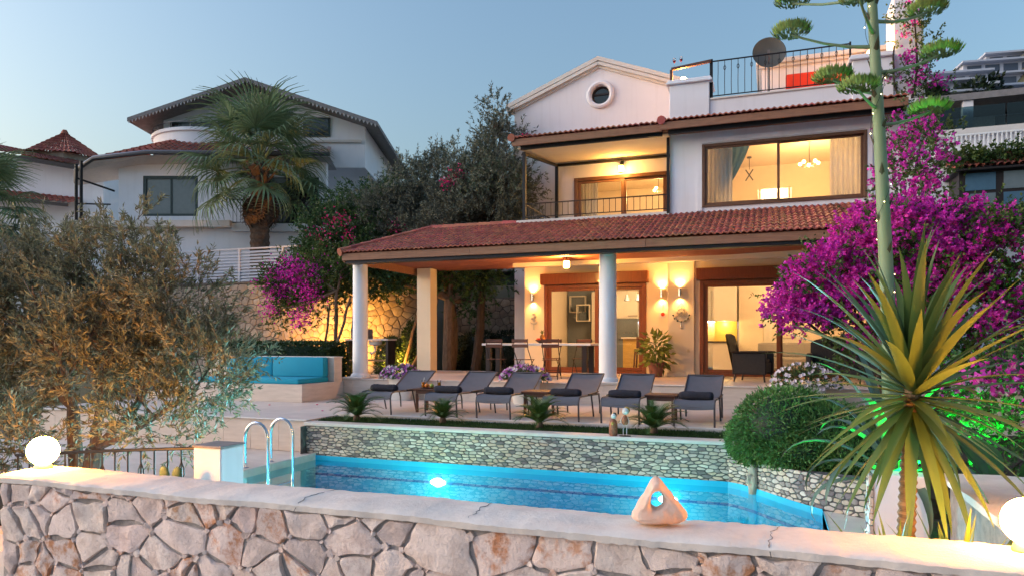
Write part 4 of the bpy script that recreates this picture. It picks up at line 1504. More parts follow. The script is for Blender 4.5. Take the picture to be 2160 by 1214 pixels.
# white pillar, iron railing, cactus behind the wall
t = thing('gate_pillar', 'short white rendered pillar with grey cap in front of the pool ladder', 'pillar', (0, 0, 0))
MB().box(-5.0, -4.68, 5.15, 5.45, -1.03, -.09).build('shaft', 'plaster', t, bevel=.01)
MB().box(-5.01, -4.67, 5.14, 5.46, -.089, -.068).build('cap', 'roof_grey', t, bevel=.005)
ir = thing('iron_railing', 'low black wrought iron railing under the olive tree', 'railing', (0, 0, 0))
r_ = MB().tube([(-5.05, 5.3, -.12), (-6.2, 5.25, -.2), (-7.4, 5.2, -.3)], .016, 6).tube([(-5.05, 5.3, -.85), (-7.4, 5.2, -.9)], .012, 6)
r_.build('rail', 'iron', ir, smooth=True)
for i in range(15):
    u = i / 14
    x, y, z = -5.12 - 2.25 * u, 5.3 - .1 * u, -.13 - .17 * u
    b = MB().tube([(x, y, -1.0), (x, y, z)], .009, 5)
    if i % 3 == 1:
        for s_ in (1, -1):
            b.tube([(x, y, z - .12), (x + s_ * .03, y, z - .18), (x + s_ * .035, y, z - .24), (x, y, z - .3)], .007, 5)
    b.build('baluster', 'iron', ir, smooth=True)
for i, (x, y, s_, l_) in enumerate(((-5.12, 5.0, .85, 'small prickly pear cactus in front of the white pillar'), (1.02, 4.72, .7, 'small prickly pear cactus behind the wall near the globe lamp'))):
    t = thing('cactus', l_, 'cactus', (x, y, -1.03 if i == 0 else -.95))
    c_ = [(0, 0, .28, .16, .1), (.02, 0, .58, .14, -.2), (-.1, .02, .82, .1, .3), (.09, 0, .84, .09, -.4), (.16, 0, .68, .08, -.7)]
    for (cx_, cy_, cz_, rr_, tl_) in c_:
        m_ = MB().ball((0, 0, 0), rr_ * s_, 12, sy=.22, sx=.72)
        o = m_.build('pad', 'cactus', t, smooth='all', loc=(cx_ * s_, cy_, cz_ * s_ * (1.0 if i == 0 else .95)))
        o.rotation_euler = (0, -tl_, 0)

# pool ladder
t = thing('pool_ladder', 'pair of arched chrome pool ladder rails at the pool edge', 'pool ladder', (0, 0, 0))
for i, y in enumerate((8.62, 9.2)):
    pts = [(-7.38, y, LOW), (-7.38, y, -.55)]
    pts += [(-7.175 - .205 * math.cos(a), y, -.55 + .23 * math.sin(a)) for a in [math.pi * q / 10 for q in range(1, 10)]]
    pts += [(-6.97, y, -.55), (-6.97, y, -1.95)]
    MB().tube(pts, .025, 12).build('rail', 'chrome', t, smooth=True)
    MB().lathe([(.055, 0), (.055, .006), (.03, .015)], (-7.38, y, LOW + .001), 16).build('flange', 'chrome', t, smooth=True)
for z in (-1.28, -1.55, -1.82):
    MB().box(-7.01, -6.93, 8.63, 9.19, z, z + .03).build('step', 'chrome', t, bevel=.006)

# planter wall at the pool end, white plaster with a stone edge
t = thing('planter_wall', 'white plastered planter wall with a stone edge at the end of the pool', 'wall', (0, 0, 0))
MB().box(.85, 1.29, 7.0, 7.25, -1.03, -.29).build('plaster_face', 'plaster', t, bevel=.01)
stone_face(t, .3, .74, lambda u, v, d: (.85 - .012 - d, 7.28 - u, -1.03 + v), .16, .07, PR, .006, .022, 61)
MB().box(.838, .849, 6.99, 7.28, -1.03, -.29).build('mortar_core', 'mortar_dark', t)
# carved mask spout on the curved wall
t = thing('stone_mask', 'carved stone face mask mounted on the curved pool wall', 'sculpture')
px_, py_ = on_curve(.46, .0)
ang = math.atan2(curve[3][1] - curve[2][1], curve[3][0] - curve[2][0])
m_ = MB()


def face(u, v):
    a = (u - .5) * math.pi
    zz = v * .4
    w_ = .08 * (1 - .35 * max(0, (.35 - v) / .35)) * (1 - .5 * max(0, (v - .85) / .15))
    d = .06 * math.cos(a) ** .7 if abs(u - .5) < .499 else 0
    if abs(u - .5) < .09 and .42 < v < .62:
        d += .035
    if abs(abs(u - .5) - .2) < .08 and .58 < v < .68:
        d -= .025
    if abs(u - .5) < .16 and .30 < v < .36:
        d -= .03
    return (math.sin(a) * w_, -d, zz)


m_.grid(face, 20, 26)
o = m_.build('face', 'mask_stone', t, smooth='all', fix=False)
t.location = (px_, py_, -1.1)
t.rotation_euler = (0, 0, ang)

# ------------------------------------------------------------------ bench with turquoise cushions
t = thing('garden_bench', 'built-in travertine bench with turquoise cushions beside the porch column', 'bench', (0, 0, 0))
MB().box(-13.4, -9.66, 13.08, 14.7, DECK, -.06).build('bench_base', 'travertine', t, bevel=.006)
MB().box(-13.4, -9.66, 14.3, 14.62, -.058, .5).build('bench_back', 'travertine', t, bevel=.006)
MB().box(-13.4, -9.64, 14.28, 14.64, .5, .53).build('back_cap', 'travertine_edge', t, bevel=.005)
for x0, x1 in ((-12.6, -11.25), (-11.24, -9.8)):
    MB().box(x0, x1, 13.12, 14.28, -.058, .06).build('seat_cushion', 'cushion_blue', t, bevel=.03, seg=2, smooth=True)
    MB().box(x0, x1, 14.06, 14.27, .062, .52).build('back_cushion', 'cushion_blue', t, bevel=.035, seg=2, smooth=True)

# ------------------------------------------------------------------ loungers, towels, side tables


def lounger():
    t = thing('sun_lounger', '', 'sun lounger', (0, 0, DECK))
    w_ = .31
    # sling profile (y, z): foot droops, flat seat, raised back
    seat = [(-.02, .29), (.0, .36), (.06, .405), (.2, .415), (.6, .40), (1.0, .385), (1.2, .38)]
    back = [(1.2, .385), (1.32, .42), (1.55, .53), (1.8, .66), (1.92, .72)]
    for nm, pr in (('seat_sling', seat), ('back_sling', back)):
        m_ = MB()
        k_ = len(pr)
        vs_ = []
        for off in (0, -.008):
            for y, z in pr:
                for q in range(7):
                    u = q / 6
                    sag = -.016 * math.sin(math.pi * u)
                    vs_.append(((u - .5) * 2 * (w_ - .01), y, z + sag + off))
        f_ = []
        for l in range(2):
            for i in range(k_ - 1):
                for q in range(6):
                    f_.append(tuple(l * k_ * 7 + c for c in (i * 7 + q, i * 7 + q + 1, i * 7 + q + 8, i * 7 + q + 7)))
        m_.add(vs_, f_)
        m_.build(nm, 'sling', t, smooth='all')
    for s_ in (-1, 1):
        x = s_ * w_
        MB().tube([(x, .03, .0), (x, .01, .2), (x, .0, .3), (x, .02, .36), (x, .07, .4), (x, .2, .412), (x, .7, .396), (x, 1.2, .378), (x, 1.5, .37)], .016, 8).build('side_rail', 'sling_frame', t, smooth=True)
        MB().tube([(x, 1.2, .385), (x, 1.32, .42), (x, 1.55, .53), (x, 1.8, .66), (x, 1.92, .72)], .016, 8).build('back_rail', 'sling_frame', t, smooth=True)
        MB().tube([(x * 1.04, .85, .395), (x * 1.06, 1.0, .0)], .015, 8).build('leg', 'sling_frame', t, smooth=True)
        MB().tube([(x, 1.48, .37), (x, 1.56, .2), (x, 1.58, .0)], .015, 8).build('leg', 'sling_frame', t, smooth=True)
        MB().bar((x * 1.06, .62, .415), (x * 1.06, 1.36, .42), .035, .022).build('armrest', 'dark_wood', t, bevel=.005)
        MB().tube([(x * .9, 1.62, .55), (x * .9, 1.45, .37)], .01, 6).build('back_stay', 'sling_frame', t)
    MB().tube([(-w_, 1.92, .72), (w_, 1.92, .72)], .016, 8).build('head_bar', 'sling_frame', t, smooth=True)
    MB().tube([(-w_, .0, .3), (w_, .0, .3)], .014, 8).build('foot_bar', 'sling_frame', t, smooth=True)
    return t


LX = [-6.83, -5.51, -4.51, -3.3, -2.3, -1.13]
where = ['grey sling lounger nearest the turquoise bench', 'grey sling lounger just right of the table with orange juice', 'grey sling lounger left of the bare middle side table',
         'grey sling lounger right of the bare middle side table, before the round column', 'grey sling lounger behind the two small figurines', 'grey sling lounger at the end of the row beside the round clipped shrub']
proto = lounger()
for i, x in enumerate(LX):
    o = proto if i == 0 else copy_tree(proto)
    o.location = (x, 11.42, DECK)
    o.rotation_euler = (0, 0, R([1, -1, .5, 0, 1.2, -.6][i]))
    tag(o, where[i], 'sun lounger', 'sun loungers in a row on the deck')
rg = random.Random(9)
tw_ = ['dark rolled towel on the lounger nearest the turquoise bench', 'dark rolled towel on the lounger beside the orange juice', 'dark rolled towel on the third lounger counted from the bench',
       'dark rolled towel on the lounger before the round column', 'dark rolled towel on the lounger behind the figurines', 'dark rolled towel on the lounger beside the round shrub']
for i, x in enumerate(LX):
    m_ = MB()
    pts = []
    r0 = .068
    nseg = 13
    rings = []
    for a in range(nseg):
        u = a / (nseg - 1)
        rings.append(((u - .5) * .52, r0 * (1 + .05 * math.sin(u * 9 + i) + rg.uniform(-.03, .03)) * (.8 if a in (0, nseg - 1) else 1)))
    m_.tube([(x_, 0, 0) for x_, _ in rings], [r for _, r in rings], 16)
    for s_ in (-1, 1):
        sp = [(s_ * .262, (.012 + .05 * q / 16) * math.cos(q * .8), (.012 + .05 * q / 16) * math.sin(q * .8)) for q in range(17)]
        m_.tube(sp, .006, 4)
    o = m_.build('towel', 'towel', None, smooth='all', loc=(x + rg.uniform(-.02, .02), 11.74, DECK + .467))
    o.rotation_euler = (0, 0, R(rg.uniform(-4, 4)))
    tag(o, tw_[i], 'towel', 'rolled towels on the loungers')


def side_table(x, y, label):
    t = thing('side_table', label, 'side table', (x, y, DECK), group='wooden side tables between loungers')
    for j in range(4):
        MB().box(-.26, .26, -.26 + j * .131, -.26 + j * .131 + .127, .425, .452).build('slat', 'table_wood', t, bevel=.003)
    MB().box(-.22, .22, -.22, -.19, .35, .424).box(-.22, .22, .19, .22, .35, .424).box(-.22, -.19, -.19, .19, .35, .424).box(.19, .22, -.19, .19, .35, .424).build('apron', 'table_wood', t)
    for sx in (-1, 1):
        for sy in (-1, 1):
            MB().box(sx * .2 - .022, sx * .2 + .022, sy * .2 - .022, sy * .2 + .022, 0, .349).build('leg', 'table_wood', t, bevel=.003)


side_table(-6.1, 12.25, 'dark wooden side table carrying the orange juice and fruit')
side_table(-3.92, 12.2, 'bare dark wooden side table in the middle of the lounger row')
side_table(-1.72, 12.15, 'bare dark wooden side table near the round clipped shrub')
# drinks and fruit
for i, (x, y, l_) in enumerate(((-6.24, 12.18, 'glass of orange juice with straw, bench side of the tray'), (-5.94, 12.26, 'glass of orange juice with straw, column side of the tray'))):
    t = thing('juice_glass', l_, 'glass', (x, y, DECK + .4525), group='glasses of juice on the side table')
    MB().lathe([(.028, .004), (.032, .11), (.001, .11)], n=16).build('juice', 'juice', t, smooth=True)
    MB().lathe([(.032, 0), (.037, .15), (.035, .15), (.0305, .003)], n=16).build('tumbler', 'glass_cup', t, smooth=True)
    MB().tube([(.0, 0, .02), (.025, 0, .2)], .004, 5).build('straw', 'figure_white', t)
t = thing('fruit_tray', 'small dark tray under the oranges and apple', 'tray', (-6.09, 12.16, DECK + .4525))
MB().lathe([(.001, 0), (.14, 0), (.17, .018), (.16, .018), (.13, .008), (.001, .008)], n=24).build('dish', 'tray', t, smooth=True)
for i, (dx, dy, m_, l_, nm) in enumerate(((-.05, -.02, 'orange', 'orange on the tray, in front of the bench side glass', 'orange_fruit'), (.06, -.03, 'apple', 'green apple on the tray between the glasses', 'apple'),
                                     (.0, .06, 'orange', 'orange on the tray behind the apple', 'orange_fruit'))):
    tag(MB().ball((0, 0, 0), .042, 16, sz=.94).lathe([(.004, .036), (.005, .045), (.002, .046)], n=6).build(nm, m_, None, smooth='all', loc=(-6.09 + dx, 12.16 + dy, DECK + .4525 + .05)), l_, 'fruit', 'fruit on the tray')

# ------------------------------------------------------------------ figurines
t = thing('figurine', 'short painted bottle-shaped figurine with floral orange body on the pool coping', 'figurine', (-2.14, 10.16, -.475))
MB().lathe([(.05, 0), (.062, .02), (.062, .16), (.05, .215), (.025, .24)], n=18).build('body', 'figure_red', t, smooth=True)
MB().ball((.005, -.01, .285), .038, 14).build('head', 'figure_white', t, smooth='all')
MB().ball((.014, .012, .3), .036, 12).build('hair', 'figure_dark', t, smooth='all')
MB().ball((0, -.055, .185), .024, 10).build('collar', 'figure_gold', t, smooth='all')
t = thing('figurine', 'tall thin-legged bird-like figurine with white ball head on the pool coping', 'figurine', (-1.97, 10.16, -.475))
MB().lathe([(.001, 0), (.085, 0), (.085, .012), (.001, .015)], n=16, sy=.7).build('base', 'figure_dark', t)
for s_ in (-1, 1):
    MB().tube([(s_ * .025, 0, .014), (s_ * .025, 0, .17)], .006, 6).build('leg', 'figure_white', t)
MB().lathe([(.03, 0), (.05, .03), (.045, .09), (.03, .125), (.012, .14)], (0, 0, .165), 16).build('body', 'figure_red', t, smooth=True)
MB().ball((.01, -.01, .36), .052, 16).build('head', 'figure_white', t, smooth='all')
MB().ball((.022, .012, .375), .05, 12).build('hair', 'figure_gold', t, smooth='all')
for s_ in (-1, 1):
    MB().tube([(s_ * .035, 0, .28), (s_ * .06, -.01, .23), (s_ * .055, -.02, .19)], .008, 6).build('arm', 'figure_white', t, smooth=True)

# ------------------------------------------------------------------ dining set on the terrace
t = thing('dining_table', 'long white-topped terrace table on dark square legs', 'table', (0, 0, 0))
MB().box(-6.75, -3.98, 16.35, 17.25, .79, .845).build('table_top', 'paint_white', t, bevel=.006)
for x in (-6.6, -4.15):
    for y in (16.45, 17.12):
        MB().box(x - .06, x + .06, y - .06, y + .06, .004, .789).build('leg', 'dark_wood', t, bevel=.004)


def bistro(x, y, rz, label):
    t = thing('folding_chair', label, 'chair', (x, y, .004), R(rz), group='folding chairs round the terrace table')
    for j in range(5):
        MB().box(-.2, .2, -.2 + j * .078, -.2 + j * .078 + .07, .445, .46).build('seat_slat', 'table_wood', t, bevel=.003)
    for z0, z1 in ((.74, .82), (.86, .94)):
        MB().box(-.21, .21, -.255, -.237, z0, z1).build('back_slat', 'table_wood', t, bevel=.004)
    for s_ in (-1, 1):
        MB().tube([(s_ * .19, .24, 0), (s_ * .19, .0, .44), (s_ * .19, -.2, .7), (s_ * .19, -.235, .95)], .01, 6).build('frame_leg', 'iron', t)
        MB().tube([(s_ * .17, -.26, 0), (s_ * .17, .0, .3), (s_ * .17, .18, .44)], .01, 6).build('frame_leg', 'iron', t)
    MB().tube([(-.19, .16, .15), (.19, .16, .15)], .007, 5).build('stretcher', 'iron', t)
    MB().tube([(-.17, -.2, .07), (.17, -.2, .07)], .007, 5).build('stretcher', 'iron', t)
    return t


bistro(-6.32, 16.28, 4, 'folding wooden chair at the garden end of the white table')
bistro(-5.58, 16.18, -5, 'folding wooden chair behind the pink petunias, middle of the near side')
bistro(-4.86, 16.1, 8, 'folding wooden chair on the near side closest to the round column')
bistro(-4.5, 17.5, 178, 'folding wooden chair across the table before the patio door glass')
bistro(-5.3, 17.55, 183, 'folding wooden chair across the table behind the fruit bowl')
t = thing('fruit_bowl', 'bowl of fruit with a pineapple on the white terrace table', 'fruit bowl', (-5.33, 16.75, .846))
MB().lathe([(.05, 0), (.06, .01), (.15, .07), (.16, .08), (.14, .075), (.04, .02)], n=20).build('bowl', 'tray', t, smooth=True)
MB().lathe([(.03, 0), (.055, .03), (.06, .09), (.05, .14), (.02, .17)], (.02, .02, .05), 14).build('pineapple', 'pineapple', t, smooth=True)
cr = MB()
for i in range(22):
    blade(cr, (.02, .02, .21), i * 2.4, R(85 - (i % 4) * 14), .13, .025, R(25), n=4)
cr.build('pineapple_crown', 'leaf_cycad', t, fix=False)
for i, (dx, dy, m_) in enumerate(((-.08, -.04, 'orange'), (.09, -.05, 'orange'), (-.03, -.09, 'cushion_red'), (-.09, .05, 'apple'))):
    MB().ball((dx, dy, .085), .042, 12).build('fruit', m_, t, smooth='all')

# wicker furniture
t = thing('wicker_armchair', 'black wicker armchair seen from the side before the living room door', 'armchair', (-.35, 16.75, .004), R(78))
prof = [(-.36, .28), (-.36, .62), (-.30, .66), (-.27, 1.02), (-.18, 1.06), (-.14, 1.04)]
mb = MB()
mb.box(-.33, .33, -.3, .34, .2, .42)
mb.build('seat_base', 'wicker', t, bevel=.03, seg=2)
mb = MB()
mb.grid(lambda u, v: ((u - .5) * .72 * (1 - .12 * v), .34 + .16 * v + .05 * (1 - abs(2 * u - 1) ** 2), .3 + .76 * v - .06 * abs(2 * u - 1) ** 3 * v), 10, 8)
mb.grid(lambda u, v: ((u - .5) * .72 * (1 - .12 * v), .39 + .16 * v + .05 * (1 - abs(2 * u - 1) ** 2), .3 + .76 * v - .06 * abs(2 * u - 1) ** 3 * v), 10, 8)
mb.build('backrest', 'wicker', t, smooth='all', fix=False)
for s_ in (-1, 1):
    MB().box(s_ * .36 - .05, s_ * .36 + .05, -.34, .38, .16, .63).box(s_ * .37 - .075, s_ * .37 + .075, -.38, .4, .631, .67).build('armrest', 'wicker', t, bevel=.02)
    for y in (-.28, .32):
        MB().tube([(s_ * .34, y, .2), (s_ * .36, y * 1.1, 0)], .02, 8).build('leg', 'dark_wood', t)
MB().box(-.29, .29, -.28, .3, .421, .5).build('seat_cushion', 'wicker', t, bevel=.03, seg=2)
t = thing('wicker_sofa', 'black wicker sofa with humped back partly behind the yucca', 'sofa', (1.75, 16.3, .004), R(175))
MB().box(-.95, .95, -.35, .35, .2, .44).build('seat_base', 'wicker', t, bevel=.03, seg=2)
mb = MB()
for yy in (-.3, -.38):
    mb.grid(lambda u, v: ((u - .5) * 1.95, yy - .1 * v, .3 + v * (.56 + .12 * abs(math.sin(u * 2 * math.pi)) ** .6)), 24, 6)
mb.build('backrest', 'wicker', t, smooth='all', fix=False)
for s_ in (-1, 1):
    MB().box(s_ * .98 - .06, s_ * .98 + .06, -.36, .36, .14, .64).build('armrest', 'wicker', t, bevel=.03)
    for y in (-.3, .3):
        MB().tube([(s_ * .95, y, .2), (s_ * .96, y, 0)], .02, 8).build('leg', 'dark_wood', t)

# wall ornaments


def ornament(label, x, y, z, wheel):
    t = thing('wall_ornament', label, 'ornament', (x, y, z))
    m_ = MB()
    if wheel:
        m_.tube([(.09 * math.cos(a), 0, .09 * math.sin(a)) for a in [i * math.pi / 9 for i in range(18)]], .012, 6, closed=True)
        for i in range(8):
            a = i * math.pi / 4
            m_.tube([(.02 * math.cos(a), 0, .02 * math.sin(a)), (.14 * math.cos(a), 0, .14 * math.sin(a))], .008, 5)
        m_.ball((0, 0, 0), .025, 10, sy=.5)
        m_.build('wheel', 'silver_ornament', t, smooth=True)
        m_ = MB().tube([(0, 0, .24), (-.09, 0, .12)], .004, 4).tube([(0, 0, .24), (.09, 0, .12)], .004, 4)
        m_.build('cord', 'grey_metal', t)
        m_ = MB()
        m_.tube([(.19 * math.cos(a), 0, -.06 + .17 * math.sin(a)) for a in [math.pi + .15 + i * (math.pi - .3) / 12 for i in range(13)]], .014, 6)
        m_.build('anchor_arms', 'silver_ornament', t, smooth=True)
        for i in range(7):
            a = math.pi + .1 + i * (math.pi - .2) / 6
            MB().ball((.2 * math.cos(a), -.01, -.05 + .18 * math.sin(a)), .024, 8, sy=.4).build('shell', 'figure_dark', t, smooth='all')
        MB().lathe([(.006, -.42), (.03, -.40), (.018, -.33), (.01, -.2)], n=8, sy=.4).build('fish_drop', 'silver_ornament', t, smooth=True)
    else:
        for i, (dx, dz, r_) in enumerate(((0, .1, .045), (.03, .03, .05), (-.04, -.02, .045), (.01, -.07, .04))):
            m_.ball((dx, 0, dz), r_, 10, sy=.3)
        m_.build('fish_body', 'silver_ornament', t, smooth='all')
        MB().tube([(.1 * math.cos(a), 0, -.1 + .07 * math.sin(a)) for a in [math.pi + .2 + i * (math.pi - .4) / 8 for i in range(9)]], .011, 6).build('anchor_arms', 'silver_ornament', t, smooth=True)
        MB().tube([(0, 0, -.16), (0, 0, -.3)], .008, 5).ball((0, 0, -.31), .016, 8).build('drop', 'silver_ornament', t, smooth=True)


ornament('silver ship wheel and anchor ornament hanging on the pier', -2.13, PYW - .03, 1.62, True)
ornament('silver fish and anchor ornament hanging near the porch corner', -6.22, FY - .03, 1.55, False)
t = thing('wall_plaque', 'small round pale plaque on a chain in the pier recess', 'ornament', (-2.66, FY - .02, 1.6))
MB().lathe([(.001, -.01), (.11, -.01), (.115, .0), (.001, .012)], n=24).build('disc', 'figure_white', t).rotation_euler = (R(90), 0, 0)
MB().lathe([(.001, 0), (.05, 0), (.05, .01), (.02, .014), (.001, .014)], n=18).build('boss', 'cushion_red', t, loc=(0, -.013, 0)).rotation_euler = (R(90), 0, 0)
MB().tube([(0, 0, .11), (0, 0, .3)], .006, 5).build('chain', 'grey_metal', t)

# roof terrace things
t = thing('satellite_dish', 'dark grey round satellite dish on the roof terrace', 'satellite dish', (-.05, 19.0, 6.15))
dm_ = MB()
dm_.lathe([(.001, .0), (.15, .012), (.3, .05), (.39, .09), (.40, .095), (.38, .085), (.28, .035), (.001, -.015)], n=32)
o = dm_.build('dish', 'dish', t, smooth=True, loc=(0, -.15, 1.88))
o.rotation_euler = (R(82), 0, R(8))
MB().tube([(0, .0, 0), (0, .0, 1.7), (0, -.1, 1.85)], .03, 8).build('mast', 'grey_metal', t)
MB().tube([(0, -.2, 1.6), (0, -.5, 1.8)], .012, 6).box(-.03, .03, -.56, -.48, 1.76, 1.84).build('feed_arm', 'grey_metal', t)
t = thing('roof_sofa', 'bright orange-red cushioned seat behind the roof terrace railing', 'sofa', (1.12, 18.5, 6.15))
MB().box(-.78, .78, -.3, .45, .1, .4).build('seat', 'cushion_red', t, bevel=.04, seg=2)
MB().box(-.78, .78, -.02, .2, .401, 1.2).build('backrest', 'cushion_red', t, bevel=.04, seg=2)
for x in (-.7, .7):
    MB().box(x - .03, x + .03, -.25, .4, 0, .099).build('foot', 'dark_wood', t)
for i, (x, l_) in enumerate(((-2.18, 'stemmed wine glass at the outer end of the roof terrace hand rail'), (-2.02, 'stemmed wine glass further along the roof terrace hand rail'))):
    t = thing('wine_glass', l_, 'glass', (x, 17.4, 7.456 + i * .013), group='wine glasses on the roof terrace rail')
    MB().lathe([(.035, 0), (.032, .004), (.004, .01), (.004, .1), (.03, .13), (.038, .17), (.03, .22)], n=14).build('stem_and_bowl', 'glass_cup', t, smooth=True)
    MB().lathe([(.002, .108), (.026, .13), (.034, .165), (.001, .166)], n=14).build('drink', 'wine', t, smooth=True)
for i, (x, y, z, e, l_) in enumerate(((-2.0, 17.7, 7.115, 5, 'small glowing ball lamp on the roof terrace pier below the wine glasses'), (2.1, 17.6, 7.175, 9, 'glowing ball lamp on the roof terrace pier beside the chimney flowers'))):
    t = thing('roof_lamp', l_, 'lamp', (x, y, z), group='ball lamps on the roof terrace piers')
    MB().lathe([(.05, 0), (.05, .02), (.035, .03)], n=14).build('base', 'grey_metal', t)
    MB().ball((0, 0, .11), .085, 18).build('globe', 'globe_glow', t, smooth='all')
    lamp('globe_light', 'POINT', (0, -.12, .14), e, (1, .6, .2), t, .05)

# outdoor kitchen counter behind the porch
t = thing('outdoor_counter', 'outdoor sink counter with pale top beyond the end column', 'counter', (0, 0, 0))
MB().box(-12.2, -10.7, 18.6, 19.15, .92, .97).build('worktop', 'travertine_edge', t, bevel=.005)
for x in (-12.12, -10.76):
    MB().box(x - .04, x + .04, 18.65, 19.1, -.44, .919).build('side_panel', 'dark_wood', t)
MB().box(-12.08, -10.8, 18.66, 19.1, .3, .34).build('shelf', 'counter_wood', t)
MB().lathe([(.02, 0), (.2, .05), (.22, .16), (.21, .16)], (-11.3, 18.9, .75), 18, sy=.8).build('basin', 'paint_white', t, smooth=True)
MB().tube([(-11.3, 18.9, .77), (-11.3, 18.9, .6), (-11.42, 18.9, .52), (-11.5, 18.95, .56)], .025, 8).build('waste_pipe', 'paint_white', t, smooth=True)
t = thing('barbecue', 'grey box barbecue on the outdoor counter', 'barbecue', (-11.7, 18.9, .971))
MB().box(-.35, .2, -.2, .2, 0, .3).build('body', 'roof_grey', t, bevel=.02)
MB().tube([(-.25, -.22, .22), (.1, -.22, .22)], .012, 6).build('handle', 'chrome', t)
# ------------------------------------------------------------------ plants


def unit(a):
    return a / (np.linalg.norm(a, axis=1)[:, None] + 1e-9)


def crown_points(lobes, n_clump, per, spread, seed, shell=.6):
    """twig bases in clumps that fill the lobes, denser towards the outside; returns points and outward directions"""
    r0 = np.random.RandomState(seed)
    vol = np.array([l[1][0] * l[1][1] * l[1][2] for l in lobes])
    pick = r0.choice(len(lobes), n_clump, p=vol / vol.sum())
    c = np.array([l[0] for l in lobes])[pick]
    rad = np.array([l[1] for l in lobes])[pick]
    d = unit(r0.normal(size=(n_clump, 3)))
    rr_ = (shell + (1 - shell) * r0.uniform(0, 1, n_clump)) ** .8
    rr_ *= r0.uniform(.45, 1, n_clump) ** .5
    cc = c + d * rad * rr_[:, None]
    p = np.repeat(cc, per, 0) + r0.normal(size=(n_clump * per, 3)) * spread
    out = unit(p - np.repeat(c, per, 0))
    return p, out, r0


def sprays(p, out, r0, n_leaf, twig, up=.35, splay=.9, noise=.5, droop=0):
    """leaves strung along short twigs; returns leaf bases, directions and twig lines"""
    td = unit(out * .7 + np.array([0, 0, up]) + r0.normal(size=p.shape) * noise)
    t = r0.uniform(.1, 1, (len(p), n_leaf))
    L = twig * r0.uniform(.6, 1.3, len(p))
    base = p[:, None, :] + td[:, None, :] * (t * L[:, None])[:, :, None]
    if droop:
        base[:, :, 2] -= droop * (t ** 2) * L[:, None]
    ld = td[:, None, :] * .8 + r0.normal(size=base.shape) * splay * .6
    return base.reshape(-1, 3), unit(ld.reshape(-1, 3)), td, L


def twig_mesh(name, p, td, L, rad, matn, step=1):
    m_ = MB()
    for i in range(0, len(p), step):
        a = Vector(p[i])
        b = a + Vector(td[i]) * L[i]
        s_ = Vector((0, 0, 1)).cross(Vector(td[i]))
        s_ = s_.normalized() * rad if s_.length > .01 else Vector((rad, 0, 0))
        u_ = s_.cross(Vector(td[i])).normalized() * rad
        m_.add([a + s_, a - s_ * .5 + u_, a - s_ * .5 - u_, b], [(0, 1, 3), (1, 2, 3), (2, 0, 3)])
    return m_


def limb(mb, p0, p1, r0_, r1_, bend, rg, n=7):
    p0, p1 = Vector(p0), Vector(p1)
    side = Vector((rg.uniform(-1, 1), rg.uniform(-1, 1), rg.uniform(-.3, .3))) * bend
    pts = []
    for i in range(n + 1):
        t = i / n
        pts.append(p0.lerp(p1, t) + side * math.sin(t * math.pi) + Vector((rg.uniform(-1, 1), rg.uniform(-1, 1), 0)) * bend * .12)
    mb.tube(pts, [r0_ + (r1_ - r0_) * (i / n) for i in range(n + 1)], 9)
    return pts


# --- front olive tree
ol = thing('olive_tree', 'large grey-green olive tree behind the wall, lit orange from below by the globe lamp', 'tree', (0, 0, 0))
rg = random.Random(12)
tk = MB()
base = (-7.42, 6.0, -1.0)
fork = (-7.3, 6.05, -.35)
limb(tk, base, fork, .12, .1, .05, rg, 5)
limb(tk, (-7.6, 6.1, -1.0), (-7.85, 6.2, .1), .09, .07, .05, rg, 5)
tips = []
for (q, r_) in (((-7.0, 6.1, .5), .06), ((-6.4, 6.2, .9), .055), ((-7.3, 6.4, 1.2), .06), ((-8.1, 6.2, 1.1), .06), ((-8.6, 6.3, .6), .05), ((-6.1, 6.3, .35), .04), ((-7.7, 5.8, 1.0), .05)):
    st = fork if q[0] > -7.6 else (-7.85, 6.2, .1)
    pts = limb(tk, st, q, r_, r_ * .55, .12, rg)
    for j in range(4):
        a = pts[3 + j]
        e = (a[0] + rg.uniform(-.6, .6), a[1] + rg.uniform(-.5, .5), a[2] + rg.uniform(.2, .9))
        sp = limb(tk, a, e, r_ * .4, r_ * .12, .08, rg, 5)
        for k2 in range(3):
            b = sp[2 + k2]
            limb(tk, b, (b[0] + rg.uniform(-.35, .35), b[1] + rg.uniform(-.35, .35), b[2] + rg.uniform(.0, .5)), r_ * .16, .004, .05, rg, 4)
tk.build('trunk', 'bark_olive', ol, smooth=True)
lobes = [((-8.5, 6.3, 1.2), (.95, .7, .85)), ((-7.35, 6.3, 1.5), (.85, .7, .75)), ((-6.5, 6.3, 1.25), (.75, .6, .75)), ((-6.0, 6.25, .6), (.7, .55, .6)), ((-7.2, 5.9, .75), (.9, .55, .6)),
         ((-8.7, 5.9, .35), (.8, .55, .7)), ((-9.3, 6.4, .9), (.7, .6, .9)), ((-7.0, 6.2, 2.1), (.35, .3, .4)), ((-8.3, 6.3, 2.05), (.45, .35, .3)), ((-6.3, 5.8, .1), (.5, .4, .35)), ((-8.1, 5.5, -.1), (.5, .35, .45)), ((-7.2, 5.2, -.25), (.35, .25, .3)), ((-8.6, 5.4, -.5), (.6, .35, .45)), ((-6.2, 5.9, -.05), (.55, .35, .3)), ((-9.0, 6.0, 1.7), (.7, .5, .5))]
p, out, r0 = crown_points(lobes, 560, 8, .075, 3)
lb, ld, td, L = sprays(p, out, r0, 15, .28, up=.5, splay=.75, noise=.4)
tw_m = twig_mesh('twigs', p, td, L, .004, 'bark_olive', 2)
tw_m.build('twigs', 'bark_olive', ol, fix=False)
link('crown', leaf_mesh('crown', 'leaf_olive', lb, ld, .078, .018, rg=2), ol)

